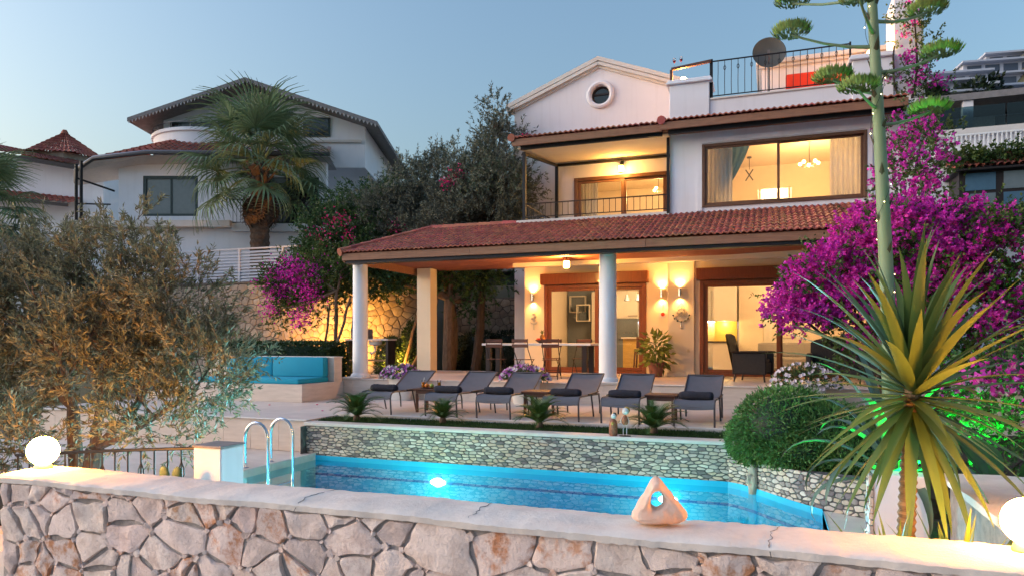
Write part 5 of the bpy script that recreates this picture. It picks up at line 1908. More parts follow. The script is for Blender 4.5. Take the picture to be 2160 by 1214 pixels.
# --- back garden trees: silver olive by the gable and two wilder ones, bougainvillea running through them
def tree(name, label, trunk, lobes, nclump, per, nleaf, matn, lsize, lwid, seed, twig=.35, cat='tree', bark='bark_dark', flowers=None, spread=.16, fl_mat='bract_red', up=.4, droop=0):
    t = thing(name, label, cat, (0, 0, 0))
    rg = random.Random(seed)
    m_ = MB()
    for (a, b, ra, rb) in trunk:
        pts = limb(m_, a, b, ra, rb, .15, rg)
    top = Vector(trunk[0][1])
    for c_, r_ in lobes:
        pts = limb(m_, top, c_, trunk[0][3] * .7, .02, .2, rg)
        for j in range(5):
            a = pts[rg.randint(3, 7)]
            limb(m_, a, (c_[0] + rg.uniform(-1, 1) * r_[0] * .8, c_[1] + rg.uniform(-1, 1) * r_[1] * .8, c_[2] + rg.uniform(-.6, 1) * r_[2] * .8), .022, .005, .1, rg, 5)
    m_.build('trunk', bark, t, smooth=True)
    p, out, r0 = crown_points(lobes, nclump, per, spread, seed)
    lb, ld, td, L = sprays(p, out, r0, nleaf, twig, up=up, droop=droop)
    link('crown', leaf_mesh('crown', matn, lb, ld, lsize, lwid, rg=seed), t)
    if flowers:
        fp = []
        r1 = np.random.RandomState(seed + 1)
        for c_, r_, n_ in flowers:
            fp.append(np.array(c_) + r1.normal(size=(n_, 3)) * np.array(r_) * .5)
        fp = np.concatenate(fp)
        link('blossoms', leaf_mesh('blossoms', fl_mat, fp, r1.normal(size=fp.shape), .07, .065, rg=seed, fold=.4), t)
    return t


tree('olive_tree', 'tall silvery olive tree rising against the gable corner', [((-8.6, 20.2, -.3), (-8.2, 20.0, 3.4), .16, .1)],
     [((-7.4, 19.5, 6.3), (.75, .8, 1.3)), ((-7.1, 18.9, 5.2), (.85, .8, 1.1)), ((-8.3, 19.6, 5.3), (.9, .9, 1.1)), ((-7.6, 19.0, 4.3), (1.1, .8, .8)), ((-7.55, 19.3, 7.35), (.4, .4, .5)), ((-8.9, 19.4, 4.7), (1.0, .8, .9)), ((-8.6, 19.6, 6.0), (.7, .7, .7))],
     380, 8, 16, 'leaf_olive_far', .11, .03, 5, twig=.4, flowers=[((-8.6, 18.9, 5.75), (.35, .2, .25), 60), ((-8.9, 18.9, 5.5), (.3, .2, .2), 50), ((-9.3, 18.9, 4.0), (.3, .2, .3), 60), ((-6.35, 18.6, 6.5), (.25, .15, .15), 26)])
tree('olive_tree', 'silvery olive tree in the middle of the garden behind the porch ridge', [((-9.6, 20.5, -.3), (-9.6, 20.5, 2.6), .2, .15)],
     [((-9.9, 20.3, 5.6), (1.0, .9, 1.3)), ((-9.1, 20.2, 4.9), (.9, .9, 1.0)), ((-10.6, 20.4, 5.0), (1.0, 1.0, 1.1)), ((-9.6, 19.8, 4.0), (1.4, .9, .7)), ((-11.2, 20.6, 6.0), (.8, .7, .7)), ((-10.5, 19.8, 4.2), (1.2, .8, .9)), ((-11.6, 20.0, 4.9), (1.0, .8, .9))],
     420, 8, 16, 'leaf_olive_far', .11, .03, 6, twig=.4, bark='bark_olive', flowers=[((-10.8, 19.4, 4.35), (.4, .25, .3), 110), ((-9.2, 19.3, 4.1), (.3, .2, .3), 70), ((-9.6, 18.6, 3.75), (.35, .2, .12), 130), ((-8.9, 18.5, 3.72), (.7, .2, .08), 120)])
tree('leafy_tree', 'green flowering shrub tree between the palm and the porch roof', [((-12.6, 20.0, -.3), (-12.6, 20.0, 2.4), .14, .1)],
     [((-12.4, 20.0, 4.2), (1.3, 1.0, 1.0)), ((-13.6, 20.2, 4.4), (1.3, 1.0, 1.1)), ((-11.7, 19.6, 3.7), (1.0, .9, .7)), ((-14.0, 20.0, 3.3), (1.1, .9, .9)), ((-12.2, 20.6, 5.6), (.8, .7, .6)), ((-13.2, 21.0, 5.6), (.9, .7, .5))],
     340, 8, 14, 'leaf_green', .11, .042, 7, twig=.4, flowers=[((-12.6, 18.9, 4.7), (.5, .2, .25), 70), ((-12.2, 18.9, 4.1), (.3, .2, .3), 50), ((-13.3, 19.0, 4.2), (.6, .2, .4), 60)])
tree('bougainvillea', 'purple bougainvillea hanging over the floodlit stone wall beside the end column', [((-12.3, 18.2, -.4), (-12.2, 18.2, 2.4), .07, .05), ((-12.7, 18.0, -.4), (-11.8, 18.3, 2.2), .05, .035), ((-12.9, 18.3, -.4), (-12.3, 18.0, 2.0), .045, .03)],
     [((-13.2, 18.6, 2.9), (1.3, .6, .75)), ((-14.4, 18.8, 2.7), (1.0, .6, .7)), ((-12.2, 18.4, 3.0), (.9, .6, .5)), ((-14.2, 18.7, 1.7), (.9, .4, .45)), ((-12.9, 18.5, 2.2), (.8, .4, .4))],
     170, 7, 12, 'leaf_vine', .09, .045, 8, twig=.35, cat='bougainvillea', bark='bark_olive', fl_mat='bract',
     flowers=[((-13.6, 18.2, 3.0), (.9, .3, .45), 900), ((-14.5, 18.4, 2.6), (.6, .3, .5), 600), ((-13.1, 18.1, 2.35), (.5, .3, .4), 300), ((-13.5, 18.2, 1.6), (.4, .2, .35), 160), ((-14.9, 18.5, 1.9), (.4, .2, .3), 120)])
tree('garden_tree', 'dark leafy tree trunk and boughs under the porch roof, lit amber from below', [((-9.5, 20.3, -.45), (-9.4, 20.2, 2.2), .2, .17), ((-10.9, 20.0, -.44), (-9.8, 20.1, 2.3), .07, .05), ((-11.1, 20.1, -.44), (-10.2, 20.0, 2.4), .06, .04)],
     [((-9.2, 19.9, 3.0), (1.2, .7, .45)), ((-10.6, 19.7, 3.0), (1.1, .6, .5)), ((-8.2, 19.9, 2.9), (.9, .6, .45)), ((-11.4, 19.4, 2.8), (.8, .6, .5)), ((-9.0, 20.6, 2.2), (.5, .4, .5))],
     150, 8, 13, 'leaf_green', .10, .055, 9, twig=.35, bark='bark_olive', up=.1)

# --- big purple bougainvillea by the villa corner
bg = thing('bougainvillea', 'huge purple bougainvillea covering the villa corner behind the yucca', 'bougainvillea', (0, 0, 0))
rg = random.Random(33)
st = MB()
lobes = [((.85, 11.7, 1.75), (.75, .6, .55)), ((1.75, 11.9, 2.35), (.85, .7, .65)), ((2.6, 12.0, 2.25), (.85, .7, .6)), ((1.5, 11.8, 1.45), (.85, .7, .6)), ((2.5, 11.8, 1.35), (.9, .7, .75)), ((.35, 11.5, 1.35), (.42, .4, .32)),
         ((2.0, 12.6, 3.3), (.5, .5, .6)), ((2.5, 14.5, 4.2), (.5, .6, .7)), ((3.3, 11.8, 2.0), (.8, .7, .8)), ((3.2, 11.6, .8), (.9, .7, .8)), ((1.5, 11.7, .75), (.7, .5, .5))]
for c_, r_ in lobes:
    limb(st, (2.2, 12.4, -.76), c_, .06, .015, .3, rg)
for a, b in (((2.2, 12.4, 2.5), (2.5, 14.5, 4.2)), ((2.5, 14.5, 4.2), (2.75, 17.2, 5.6)), ((2.75, 17.2, 5.6), (2.85, 17.35, 8.2)), ((2.75, 17.2, 5.6), (2.5, 17.1, 7.2))):
    limb(st, a, b, .03, .015, .15, rg)
st.build('stems', 'bark_dark', bg, smooth=True)
vine = [((2.75, 17.1, 7.7), (.35, .2, .5)), ((2.7, 17.1, 6.6), (.45, .22, .5)), ((3.2, 17.3, 6.3), (.3, .3, .5)), ((2.6, 16.4, 5.3), (.5, .5, .5)), ((2.95, 17.2, 7.2), (.3, .2, .5))]
p, out, r0 = crown_points([(c_, tuple(v * 1.08 for v in r_)) for c_, r_ in lobes], 330, 8, .11, 41)
p2, out2, _ = crown_points(vine, 60, 6, .09, 42)
pa, oa = np.concatenate([p, p2]), np.concatenate([out, out2])
lb, ld, td, L = sprays(pa, oa, r0, 10, .25, up=.3)
link('foliage', leaf_mesh('foliage', 'leaf_vine', lb, ld, .062, .036, rg=4), bg)
p, out, r0 = crown_points([(c_, tuple(v * 1.06 for v in r_)) for c_, r_ in lobes[:9]], 600, 17, .08, 43, shell=.85)
u_ = r0.uniform(size=len(p))
keepm = ((p[:, 2] > 1.0) & (p[:, 2] < 2.9) & (p[:, 0] < 2.9)) | (u_ < .3)
p, out = p[keepm], out[keepm]
lb, ld, td, L = sprays(p, out, r0, 11, .13, up=.2, splay=1.6)
q2, o2, r2 = crown_points(vine, 34, 8, .07, 44, shell=.8)
lb2, ld2, _, _ = sprays(q2, o2, r2, 7, .1, splay=1.6)
link('blossoms', leaf_mesh('blossoms', 'bract', np.concatenate([lb, lb2]), np.concatenate([ld, ld2]), .043, .04, rg=6, fold=.4), bg)

# --- green shrub mass in the right corner
tree('leafy_shrub', 'loose green shrub below the bougainvillea at the garden corner', [((2.9, 9.6, -.76), (2.9, 9.6, .1), .05, .04)],
     [((2.7, 9.6, .35), (.8, .7, .55)), ((2.0, 9.9, .0), (.6, .5, .5)), ((3.4, 9.4, .7), (.8, .6, .8)), ((2.6, 9.2, -.3), (.9, .5, .4))], 110, 8, 12, 'leaf_green', .06, .03, 61, twig=.22, cat='shrub', spread=.1,
     flowers=[((2.4, 9.3, .45), (.5, .25, .25), 260), ((3.1, 9.2, .2), (.5, .25, .3), 200)], fl_mat='bract')

# --- clipped shrubs and hedge: dense leaf shells over a dark core
def clipped(name, label, lobes, n, matn, lsize, lwid, seed, box=None, cat='shrub', zmin=-9):
    t = thing(name, label, cat, (0, 0, 0))
    r0 = np.random.RandomState(seed)
    pts, dirs = [], []
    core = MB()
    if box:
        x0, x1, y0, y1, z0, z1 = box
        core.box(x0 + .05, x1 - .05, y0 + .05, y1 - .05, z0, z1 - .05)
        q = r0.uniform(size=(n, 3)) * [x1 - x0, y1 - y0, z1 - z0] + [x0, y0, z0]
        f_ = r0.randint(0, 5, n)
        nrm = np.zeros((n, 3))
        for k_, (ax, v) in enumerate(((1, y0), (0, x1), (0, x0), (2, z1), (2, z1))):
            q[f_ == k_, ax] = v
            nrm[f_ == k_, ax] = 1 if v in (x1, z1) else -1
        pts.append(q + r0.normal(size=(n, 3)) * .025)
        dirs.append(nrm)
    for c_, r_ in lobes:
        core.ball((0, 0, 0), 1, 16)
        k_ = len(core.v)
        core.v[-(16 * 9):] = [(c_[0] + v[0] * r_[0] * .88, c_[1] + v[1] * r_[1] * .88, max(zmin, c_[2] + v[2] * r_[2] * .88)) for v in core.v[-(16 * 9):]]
        m_ = n // len(lobes)
        d = unit(r0.normal(size=(m_, 3)))
        pts.append(np.array(c_) + d * np.array(r_) * (1 + r0.normal(size=(m_, 1)) * .04 + (r0.uniform(size=(m_, 1)) < .06) * r0.uniform(0, .14, (m_, 1))))
        dirs.append(unit(d / np.array(r_)))
    pts, dirs = np.concatenate(pts), np.concatenate(dirs)
    ok = pts[:, 2] > zmin
    pts, dirs = pts[ok], dirs[ok]
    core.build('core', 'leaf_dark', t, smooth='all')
    link('foliage', leaf_mesh('foliage', matn, pts, unit(dirs * .8 + r0.normal(size=pts.shape) * .55), lsize, lwid, rg=seed), t)


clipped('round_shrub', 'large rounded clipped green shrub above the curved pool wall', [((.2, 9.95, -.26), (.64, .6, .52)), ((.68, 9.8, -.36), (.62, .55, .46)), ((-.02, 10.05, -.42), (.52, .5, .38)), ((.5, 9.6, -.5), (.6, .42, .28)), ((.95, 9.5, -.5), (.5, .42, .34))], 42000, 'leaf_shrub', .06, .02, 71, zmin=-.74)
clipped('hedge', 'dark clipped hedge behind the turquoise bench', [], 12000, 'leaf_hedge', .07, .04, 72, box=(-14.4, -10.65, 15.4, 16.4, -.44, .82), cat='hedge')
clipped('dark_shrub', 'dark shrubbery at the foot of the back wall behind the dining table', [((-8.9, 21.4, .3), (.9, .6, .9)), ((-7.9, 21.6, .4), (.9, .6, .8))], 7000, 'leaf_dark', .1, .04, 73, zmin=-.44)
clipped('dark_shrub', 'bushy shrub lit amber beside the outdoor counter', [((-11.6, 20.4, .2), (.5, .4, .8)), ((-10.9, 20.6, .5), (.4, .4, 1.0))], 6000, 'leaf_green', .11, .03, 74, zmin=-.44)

# --- cycads on the grass strip
def frond_mesh(seed, length=.36):
    m_ = MB()
    rg = random.Random(seed)
    el = R(52)
    pts = []
    p = Vector((0, 0, 0))
    n_ = 22
    for i in range(n_ + 1):
        t = i / n_
        e = el - R(75) * t ** 1.6
        d = Vector((math.cos(e), 0, math.sin(e)))
        pts.append((p.copy(), d, e))
        p = p + d * length / n_
    for i in range(2, n_ + 1):
        p, d, e = pts[i]
        t = i / n_
        l_ = .10 * math.sin(math.pi * min(1, .18 + t * .82)) ** .7 + .012
        for s_ in (-1, 1):
            dirv = (d * .75 + Vector((0, s_, 0)) * .8 + Vector((-math.sin(e), 0, math.cos(e))) * .25).normalized()
            w_ = Vector((-math.sin(e), 0, math.cos(e))).cross(dirv).normalized() * .0055
            m_.add([p - w_, p + w_, p + dirv * l_], [(0, 1, 2)])
    m_.tube([q[0] for q in pts], [.005 * (1 - .7 * i / n_) for i in range(n_ + 1)], 4)
    return m_.mesh('frond', 'leaf_cycad', fix=False)


FR = [frond_mesh(s_) for s_ in (1, 2)]
for i, (x, y, s_, l_) in enumerate(((-6.72, 10.62, 1.6, 'cycad palm in the grass at the ladder end of the bed'), (-5.14, 10.75, 1.25, 'small cycad palm in the grass before the second lounger'),
                                    (-3.42, 10.66, 1.5, 'yellow-green cycad palm in the middle of the grass bed'), (-1.62, 10.58, 1.5, 'cycad palm in the grass beside the figurines'))):
    t = thing('cycad', l_, 'cycad', (x, y, -.5), group='cycads in the grass bed')
    MB().lathe([(.05, 0), (.06, .05), (.05, .11), (.02, .13)], n=10).build('stem', 'bark_palm', t, smooth=True)
    rg = random.Random(90 + i)
    for j in range(30):
        tier = j / 30
        link('frond', FR[j % 2], t, (0, 0, .1), (0, -R(-28 + 62 * tier + rg.uniform(-6, 6)), j * 2.4 + rg.uniform(-.2, .2)), [s_ * rg.uniform(.85, 1.1)] * 3)

# --- yucca
yu = thing('yucca', 'big yucca with sword leaves and ringed trunk, lit golden by the globe lamp', 'yucca', (0, 0, 0))
m_ = MB()
rg = random.Random(17)
pr = []
for i in range(60):
    t = i / 59
    pr.append((.055 + .012 * (i % 2) - .012 * t, t * 1.6))
m_.lathe(pr, (0, 0, 0), 14)
o = m_.build('trunk', 'bark_yucca', yu, smooth=False, loc=(.86, 5.55, -.98))
o.rotation_euler = (0, R(2), 0)
top = (.92, 5.55, .64)
for j in range(108):
    t = j / 108
    az = j * 2.39996 + rg.uniform(-.15, .15)
    el = R(86 - 150 * t ** 1.1 + rg.uniform(-8, 8))
    ln = (1.0 if t < .6 else .95) * rg.uniform(.82, 1.12)
    b = MB()
    blade(b, (.02 * math.cos(az), .02 * math.sin(az), -.25 * t), az, el, ln, .088 * rg.uniform(.85, 1.15), R(rg.uniform(8, 40) if el > 0 else rg.uniform(10, 40)), n=8, fold=.14, twist=rg.uniform(-.3, .3))
    b.build('leaf', 'leaf_yucca', yu, smooth='all', fix=False, loc=top)
# young yuccas at its foot
for i, (x, y, s_, l_) in enumerate(((.72, 4.95, .5, 'young spiky yucca shoot at the foot of the yucca, pool side'), (1.05, 4.85, .55, 'young spiky yucca shoot at the foot of the yucca, globe lamp side'))):
    t = thing('yucca_shoot', l_, 'yucca', (x, y, -.96), group='yucca shoots behind the wall')
    for j in range(13):
        b = MB()
        blade(b, (0, 0, .15), j * 2.4, R(86 - j * 3.2), s_ * 1.35 * rg.uniform(.8, 1.1), .06, R(12), n=6)
        b.build('leaf', 'leaf_yucca', t, smooth='all', fix=False)

# --- agave with its flowering mast, fairy lights and green spotlights
ag = thing('agave', 'flowering agave with a tall green mast wound with fairy lights', 'agave', (1.07, 7.6, -.8))
rg = random.Random(23)
for j in range(26):
    t = j / 26
    az = j * 2.39996
    el = R(80 - 72 * t)
    b = MB()
    blade(b, (.05 * math.cos(az), .05 * math.sin(az), .3 + .45 * (1 - t)), az, el, rg.uniform(.85, 1.2), .11, R(40 + 120 * t), n=10, fold=.22, wprof=lambda q: min(1, .7 + q) * (1 - q ** 3))
    b.build('leaf', 'leaf_agave', ag, smooth='all', fix=False)
mast = [(0, 0, .0), (-.0, 0, 1.0), (-.02, 0, 2.0), (-.07, 0, 3.2), (-.12, 0, 4.2), (-.17, 0, 5.2), (-.2, 0, 5.9)]
MB().tube(mast, [.075, .07, .066, .058, .05, .042, .028], 14).build('mast', 'agave_stem', ag, smooth=True)
mp_ = lambda z: np.interp(z, [m[2] for m in mast], [m[0] for m in mast])
for j in range(28):
    z = 1.0 + j * .15
    az = j * 2.4
    b = MB()
    r_ = .064 - .006 * z / 2
    blade(b, (mp_(z) + r_ * math.cos(az), r_ * math.sin(az), z), az, R(72), .13, .055, R(-4), n=4, fold=.3, wprof=lambda q: 1 - q ** 1.5)
    b.build('bract', 'agave_bract', ag, smooth='all', fix=False)
for j, (z, az, ln) in enumerate(((4.5, R(185), .75), (4.25, R(20), .62), (4.05, R(200), .42), (3.75, R(30), .55), (4.75, R(40), .7), (3.9, R(235), .35), (5.0, R(150), .8), (5.2, R(-20), .7), (4.62, R(250), .5))):
    b = MB()
    p0 = Vector((mp_(z), 0, z))
    d = Vector((math.cos(az), math.sin(az), 0))
    pts = [p0 + d * ln * q + Vector((0, 0, .22 * ln * q * q + .04 * q)) for q in (0, .3, .6, .85, 1)]
    b.tube(pts, [.022, .016, .013, .012, .012], 6)
    br = b.build('branch', 'agave_stem', ag, smooth=True)
    r0 = np.random.RandomState(j)
    n_ = 620
    dd = unit(r0.normal(size=(n_, 3)))
    dd[:, 2] = np.abs(dd[:, 2]) * .8
    q = np.array(pts[-1]) + dd * np.array([.165, .165, .09]) * r0.uniform(.7, 1, (n_, 1))
    link('flower_head', leaf_mesh('flower_head', 'agave_flower', q, unit(dd + [0, 0, .9]), .06, .016, rg=j), br)
for j in range(26):
    z = 1.3 + j * .17
    a = j * 1.1
    MB().ball((mp_(z) + .076 * math.cos(a), .076 * math.sin(a), z), .005, 6).build('fairy_light', 'string_glow', ag)
wire = MB().tube([(mp_(1.3 + q * .0425) + .072 * math.cos(q * .275), .072 * math.sin(q * .275), 1.3 + q * .0425) for q in range(104)], .0025, 4)
wire.build('light_wire', 'figure_dark', ag)
for i, (x, y, z, tx_, ty_, tz_, e, l_) in enumerate(((1.5, 7.3, -.7, 1.0, 7.7, .1, 330, 'green garden spotlight at the foot of the agave'), (2.0, 8.9, -.6, 2.9, 10.2, 1.2, 150, 'green garden spotlight below the corner shrub'))):
    t = thing('garden_spotlight', l_, 'spotlight', (x, y, z), group='green garden spotlights')
    MB().tube([(0, 0, -.25), (0, 0, 0)], .012, 6).build('stake', 'iron', t)
    MB().lathe([(.03, -.04), (.05, .06), (.048, .06), (.02, -.02)], n=14).build('housing', 'iron', t)
    MB().lathe([(.001, .04), (.042, .045), (.001, .05)], n=14).build('lens', 'green_glow', t)
    l2 = lamp('green_light', 'SPOT', (0, 0, .08), e, (.004, 1, .07), t, .05, spot=84, blend=.7)
    d = Vector((tx_ - x, ty_ - y, tz_ - z))
    l2.rotation_euler = d.to_track_quat('-Z', 'Y').to_euler()

# --- banana leaves, small leafy things
t = thing('banana_plant', 'broad pale green banana leaves beyond the yucca', 'banana plant', (2.1, 7.9, -.95))
for j, (az, el, ln, dr) in enumerate(((R(150), 70, 1.3, 70), (R(20), 60, 1.2, 80), (R(200), 45, 1.0, 60), (R(-40), 75, 1.2, 60), (R(100), 55, 1.2, 60))):
    b = MB()
    blade(b, (0, 0, .1), az, R(el), ln, .34, R(dr), n=12, fold=.1, wprof=lambda q: (.1 if q < .3 else math.sin(math.pi * (q - .3) / .7 * .92 + .1)))
    b.build('leaf', 'leaf_banana', t, smooth='all', fix=False)
# potted variegated plant by the recess
t = thing('potted_plant', 'bushy variegated plant in a clay pot beside the pier', 'potted plant', (-2.72, 18.1, .004))
MB().lathe([(.15, 0), (.2, .3), (.22, .3), (.22, .36), (.19, .36), (.17, .3)], n=24).build('pot', 'pot_clay', t, smooth=True)
p, out, r0 = crown_points([((0, 0, .75), (.3, .3, .35)), ((0, 0, .5), (.34, .34, .2))], 60, 4, .06, 81)
link('foliage', leaf_mesh('foliage', 'leaf_variegated', p, unit(out + [0, 0, -.25] + r0.normal(size=p.shape) * .3), .2, .085, rg=3), t)
stm = MB()
for j in range(14):
    a = j * .9
    stm.tube([(0, 0, .3), (.12 * math.cos(a), .12 * math.sin(a), .6), (.2 * math.cos(a), .2 * math.sin(a), .8)], .006, 4)
stm.build('stems', 'leaf_green', t)


def petunias(label, x, y, z, n, white, matp, wx, hz, pot=True, seed=1):
    t = thing('flower_planter', label, 'flower planter', (x, y, z))
    if pot:
        MB().lathe([(.2, 0), (.26, .46), (.29, .46), (.29, .53), (.26, .53), (.23, .48)], n=24, sx=wx / .42, sy=.62).build('planter', 'pot_white', t, smooth=True)
    r0 = np.random.RandomState(seed)
    zb = .58 if pot else .2
    d = unit(r0.normal(size=(900, 3)))
    d[:, 2] = np.abs(d[:, 2]) - .25
    q = d * np.array([wx, .3, hz]) * r0.uniform(.5, 1, (900, 1)) + [0, 0, zb]
    link('foliage', leaf_mesh('foliage', 'leaf_green', q, unit(d + r0.normal(size=q.shape) * .5), .08, .03, rg=seed), t)
    fm = [MB(), MB()]
    for i in range(n):
        dd = unit(r0.normal(size=(1, 3)))[0]
        dd[2] = abs(dd[2]) - .3
        dd[1] = -abs(dd[1]) if r0.uniform() < .8 else dd[1]
        c_ = Vector(dd * np.array([wx, .3, hz]) * 1.05 + [0, 0, zb + .03])
        nm = (Vector(dd) * .6 + Vector((0, -.7, .3)) + Vector(r0.normal(size=3) * .25)).normalized()
        a = nm.orthogonal().normalized()
        b = nm.cross(a)
        rr_ = .036 * r0.uniform(.8, 1.2)
        vs_ = [c_ - nm * .02] + [c_ + (a * math.cos(k_ * math.pi / 5) + b * math.sin(k_ * math.pi / 5)) * rr_ * (1 if k_ % 2 else .8) + nm * (.006 if k_ % 2 else 0) for k_ in range(10)]
        fm[0 if r0.uniform() < white else 1].add(vs_, [(0, 1 + k_, 1 + (k_ + 1) % 10) for k_ in range(10)])
    for m_, mm in zip(fm, ('petal_white', matp)):
        if m_.v:
            m_.build('blossoms', mm, t, fix=False)


petunias('white planter of violet and white petunias beside the end column', -7.95, 14.42, DECK, 110, .35, 'petal_violet', .5, .3, seed=2)
petunias('white planter of pink and white petunias below the dining table', -4.95, 14.42, DECK, 120, .35, 'petal_violet', .55, .32, seed=3)
petunias('bush of small white flowers below the wicker furniture', .6, 14.35, DECK, 90, 1.0, 'petal_white', .6, .45, seed=4)
# fallen petals on the deck
rg = random.Random(2)
for i in range(3):
    o = MB().ball((0, 0, 0), .028, 6, sz=.3).build('fallen_blossom', 'bract_red', None, loc=((-9.9, 12.3, DECK + .009), (-9.0, 12.7, DECK + .009), (-8.1, 11.6, DECK + .009))[i])
    tag(o, ['fallen red blossom on the deck in front of the bench corner', 'fallen red blossom on the deck between bench and first lounger', 'fallen red blossom on the deck near the ladder end cycad'][i], 'blossom', 'fallen blossoms on the deck')

# --- fan palms
def fan_mesh(seed, dry=False):
    m_ = MB()
    rg = random.Random(seed)
    m_.tube([(0, 0, 0), (.5, 0, .12), (.95, 0, .1)], [.03, .02, .014], 5)
    n_ = 26
    for i in range(n_):
        a = (i / (n_ - 1) - .5) * R(250)
        ln = .85 * (1 - .25 * abs(a) / R(125)) * rg.uniform(.9, 1.05)
        b = Vector((.95, 0, .1))
        d = Vector((math.cos(a), math.sin(a), .12 * math.cos(a)))
        sd = Vector((-math.sin(a), math.cos(a), 0))
        rows = []
        for q in range(6):
            t = q / 5
            p = b + d * ln * t
            p.z -= (1.0 if not dry else 1.2) * max(0, t - .45) ** 2 * ln * 1.6
            p.z += .05 * math.cos(a * 3)
            w_ = .042 * (1.2 * min(1, t * 2.2 + .25)) * (1 if t < .55 else max(.04, 1 - (t - .55) / .45))
            rows += [p - sd * w_ / 2 + Vector((0, 0, .012)), p, p + sd * w_ / 2 + Vector((0, 0, .012))]
        m_.add(rows, [(q * 3 + k_, q * 3 + k_ + 1, q * 3 + k_ + 4, q * 3 + k_ + 3) for q in range(5) for k_ in range(2)])
    return m_.mesh('frond', 'leaf_palm_dry' if dry else 'leaf_palm', fix=False, smooth='all')


FAN = [fan_mesh(1), fan_mesh(2), fan_mesh(3)]
DRY = fan_mesh(4, True)


def fan_palm(label, x, y, z0, zc, s_, seed, n_=34):
    t = thing('fan_palm', label, 'palm tree', (x, y, z0), group='fan palms')
    m_ = MB()
    h = zc - z0
    pr = [((.2 - .03 * q / 40 + .02 * (q % 2)) * s_, h * q / 40) for q in range(41)]
    m_.lathe(pr, (0, 0, 0), 12)
    m_.build('trunk', 'bark_palm', t)
    bt = MB()
    rg = random.Random(seed)
    for j in range(70):
        a, zz = rg.uniform(0, 6.28), h - rg.uniform(.0, 1.3) * s_
        bt.bar((.2 * s_ * math.cos(a), .2 * s_ * math.sin(a), zz - .2), (.34 * s_ * math.cos(a + .1), .34 * s_ * math.sin(a + .1), zz + .12), .08 * s_, .02)
    bt.build('leaf_bases', 'bark_palm', t)
    for j in range(n_):
        tt = j / n_
        tilt = 72 - 118 * tt + rg.uniform(-8, 8)
        link('frond', FAN[j % 3], t, (0, 0, h + .1 - .25 * tt * s_), (R(rg.uniform(-18, 18)), -R(tilt), j * 2.4 + rg.uniform(-.2, .2)), [s_ * rg.uniform(.85, 1.1)] * 3)
    for j in range(13):
        link('dry_frond', DRY, t, (0, 0, h - .35 * s_), (R(rg.uniform(-30, 30)), R(76 + rg.uniform(-6, 12)), j * .5 + rg.uniform(-.2, .2)), [s_ * .62] * 3)


fan_palm('tall fan palm with brown skirt in front of the gabled neighbour house', -18.4, 22.3, 2.8, 7.7, 1.8, 5)
fan_palm('fan palm cut by the picture edge beside the red-roofed house', -28.6, 18.6, 2.0, 6.0, 1.6, 6)
# ------------------------------------------------------------------ back garden walls and fence
bw = thing('retaining_wall', 'tall pale stone retaining wall behind the hedge, floodlit yellow', 'stone wall')
MB().box(-24, -10.9, 21.35, 21.8, -1.7, 3.02).build('mortar_core', 'mortar_back', bw)
stone_face(bw, 13.0, 3.45, lambda u, v, d: (-23.95 + u, 21.35 - d, -.45 + v), .31, .25, ['backrock0', 'backrock1', 'backrock2'], .011, .026, 81, jit=.45, limit=298)
MB().box(-24, -10.9, 21.3, 21.85, 3.02, 3.08).build('wall_top', 'mortar_back', bw)
bw = thing('garden_back_wall', 'grey stone garden wall seen between the porch column and the villa', 'stone wall')
MB().box(-10.9, -6.6, 23.2, 23.6, -1.7, 2.42).build('mortar_core', 'mortar_back', bw)
stone_face(bw, 4.2, 2.8, lambda u, v, d: (-10.85 + u, 23.2 - d, -.4 + v), .3, .24, ['backrock0', 'backrock1', 'backrock2'], .011, .026, 82, jit=.45)
sd = thing('neighbour_shed', 'low white outbuilding with dark roof edge behind the back wall', 'shed')
MB().box(-8.9, -6.4, 25.2, 27.5, 2.0, 3.5).build('wall', 'plaster_far', sd)
MB().box(-12.6, -8.92, 25.4, 27.5, 2.0, 3.4).build('wall', 'window_frame_green', sd)
MB().box(-12.8, -6.2, 24.9, 27.8, 3.5, 3.68).build('roof', 'roof_grey', sd)
tag(MB().box(-16.1, -6.55, 19.5, 23.2, -1.8, -.42).build('back_lawn', 'ground'), kind='structure')
# floodlights behind the hedge
for i, (x, y, tx_, ty_, tz_, e, l_) in enumerate(((-13.9, 19.6, -14.3, 21.4, 1.3, 750, 'ground floodlight behind the hedge aimed at the stone wall'), (-11.2, 19.7, -11.2, 21.4, 1.6, 420, 'ground floodlight near the outdoor counter aimed at the stone wall'),
                                                 (-9.9, 19.6, -9.5, 20.3, 2.6, 200, 'ground floodlight at the foot of the thick garden tree'))):
    t = thing('floodlight', l_, 'floodlight', (x, y, -.3), group='warm ground floodlights in the back garden')
    MB().tube([(0, 0, -.14), (0, 0, 0)], .015, 6).build('stake', 'iron', t)
    MB().box(-.08, .08, -.04, .04, 0, .1).build('housing', 'iron', t, bevel=.01)
    MB().box(-.065, .065, .041, .047, .015, .085).build('lens', 'lantern_glow', t)
    l2 = lamp('flood_light', 'SPOT', (0, .06, .08), e, (1, .42, .06), t, .06, spot=118, blend=.7)
    d = Vector((tx_ - x, ty_ - y, tz_ + .2))
    l2.rotation_euler = d.to_track_quat('-Z', 'Y').to_euler()
fe = thing('louvre_fence', 'pale grey horizontal louvre fence on top of the stone retaining wall', 'fence')
slat = MB().add([(0, -.035, 0), (1.86, -.035, 0), (1.86, .035, .075), (0, .035, .075), (0, -.035, -.014), (1.86, -.035, -.014), (1.86, .035, .061), (0, .035, .061)],
                [(3, 2, 1, 0), (4, 5, 6, 7), (0, 1, 5, 4), (1, 2, 6, 5), (2, 3, 7, 6), (3, 0, 4, 7)]).mesh('slat', 'pvc_white')
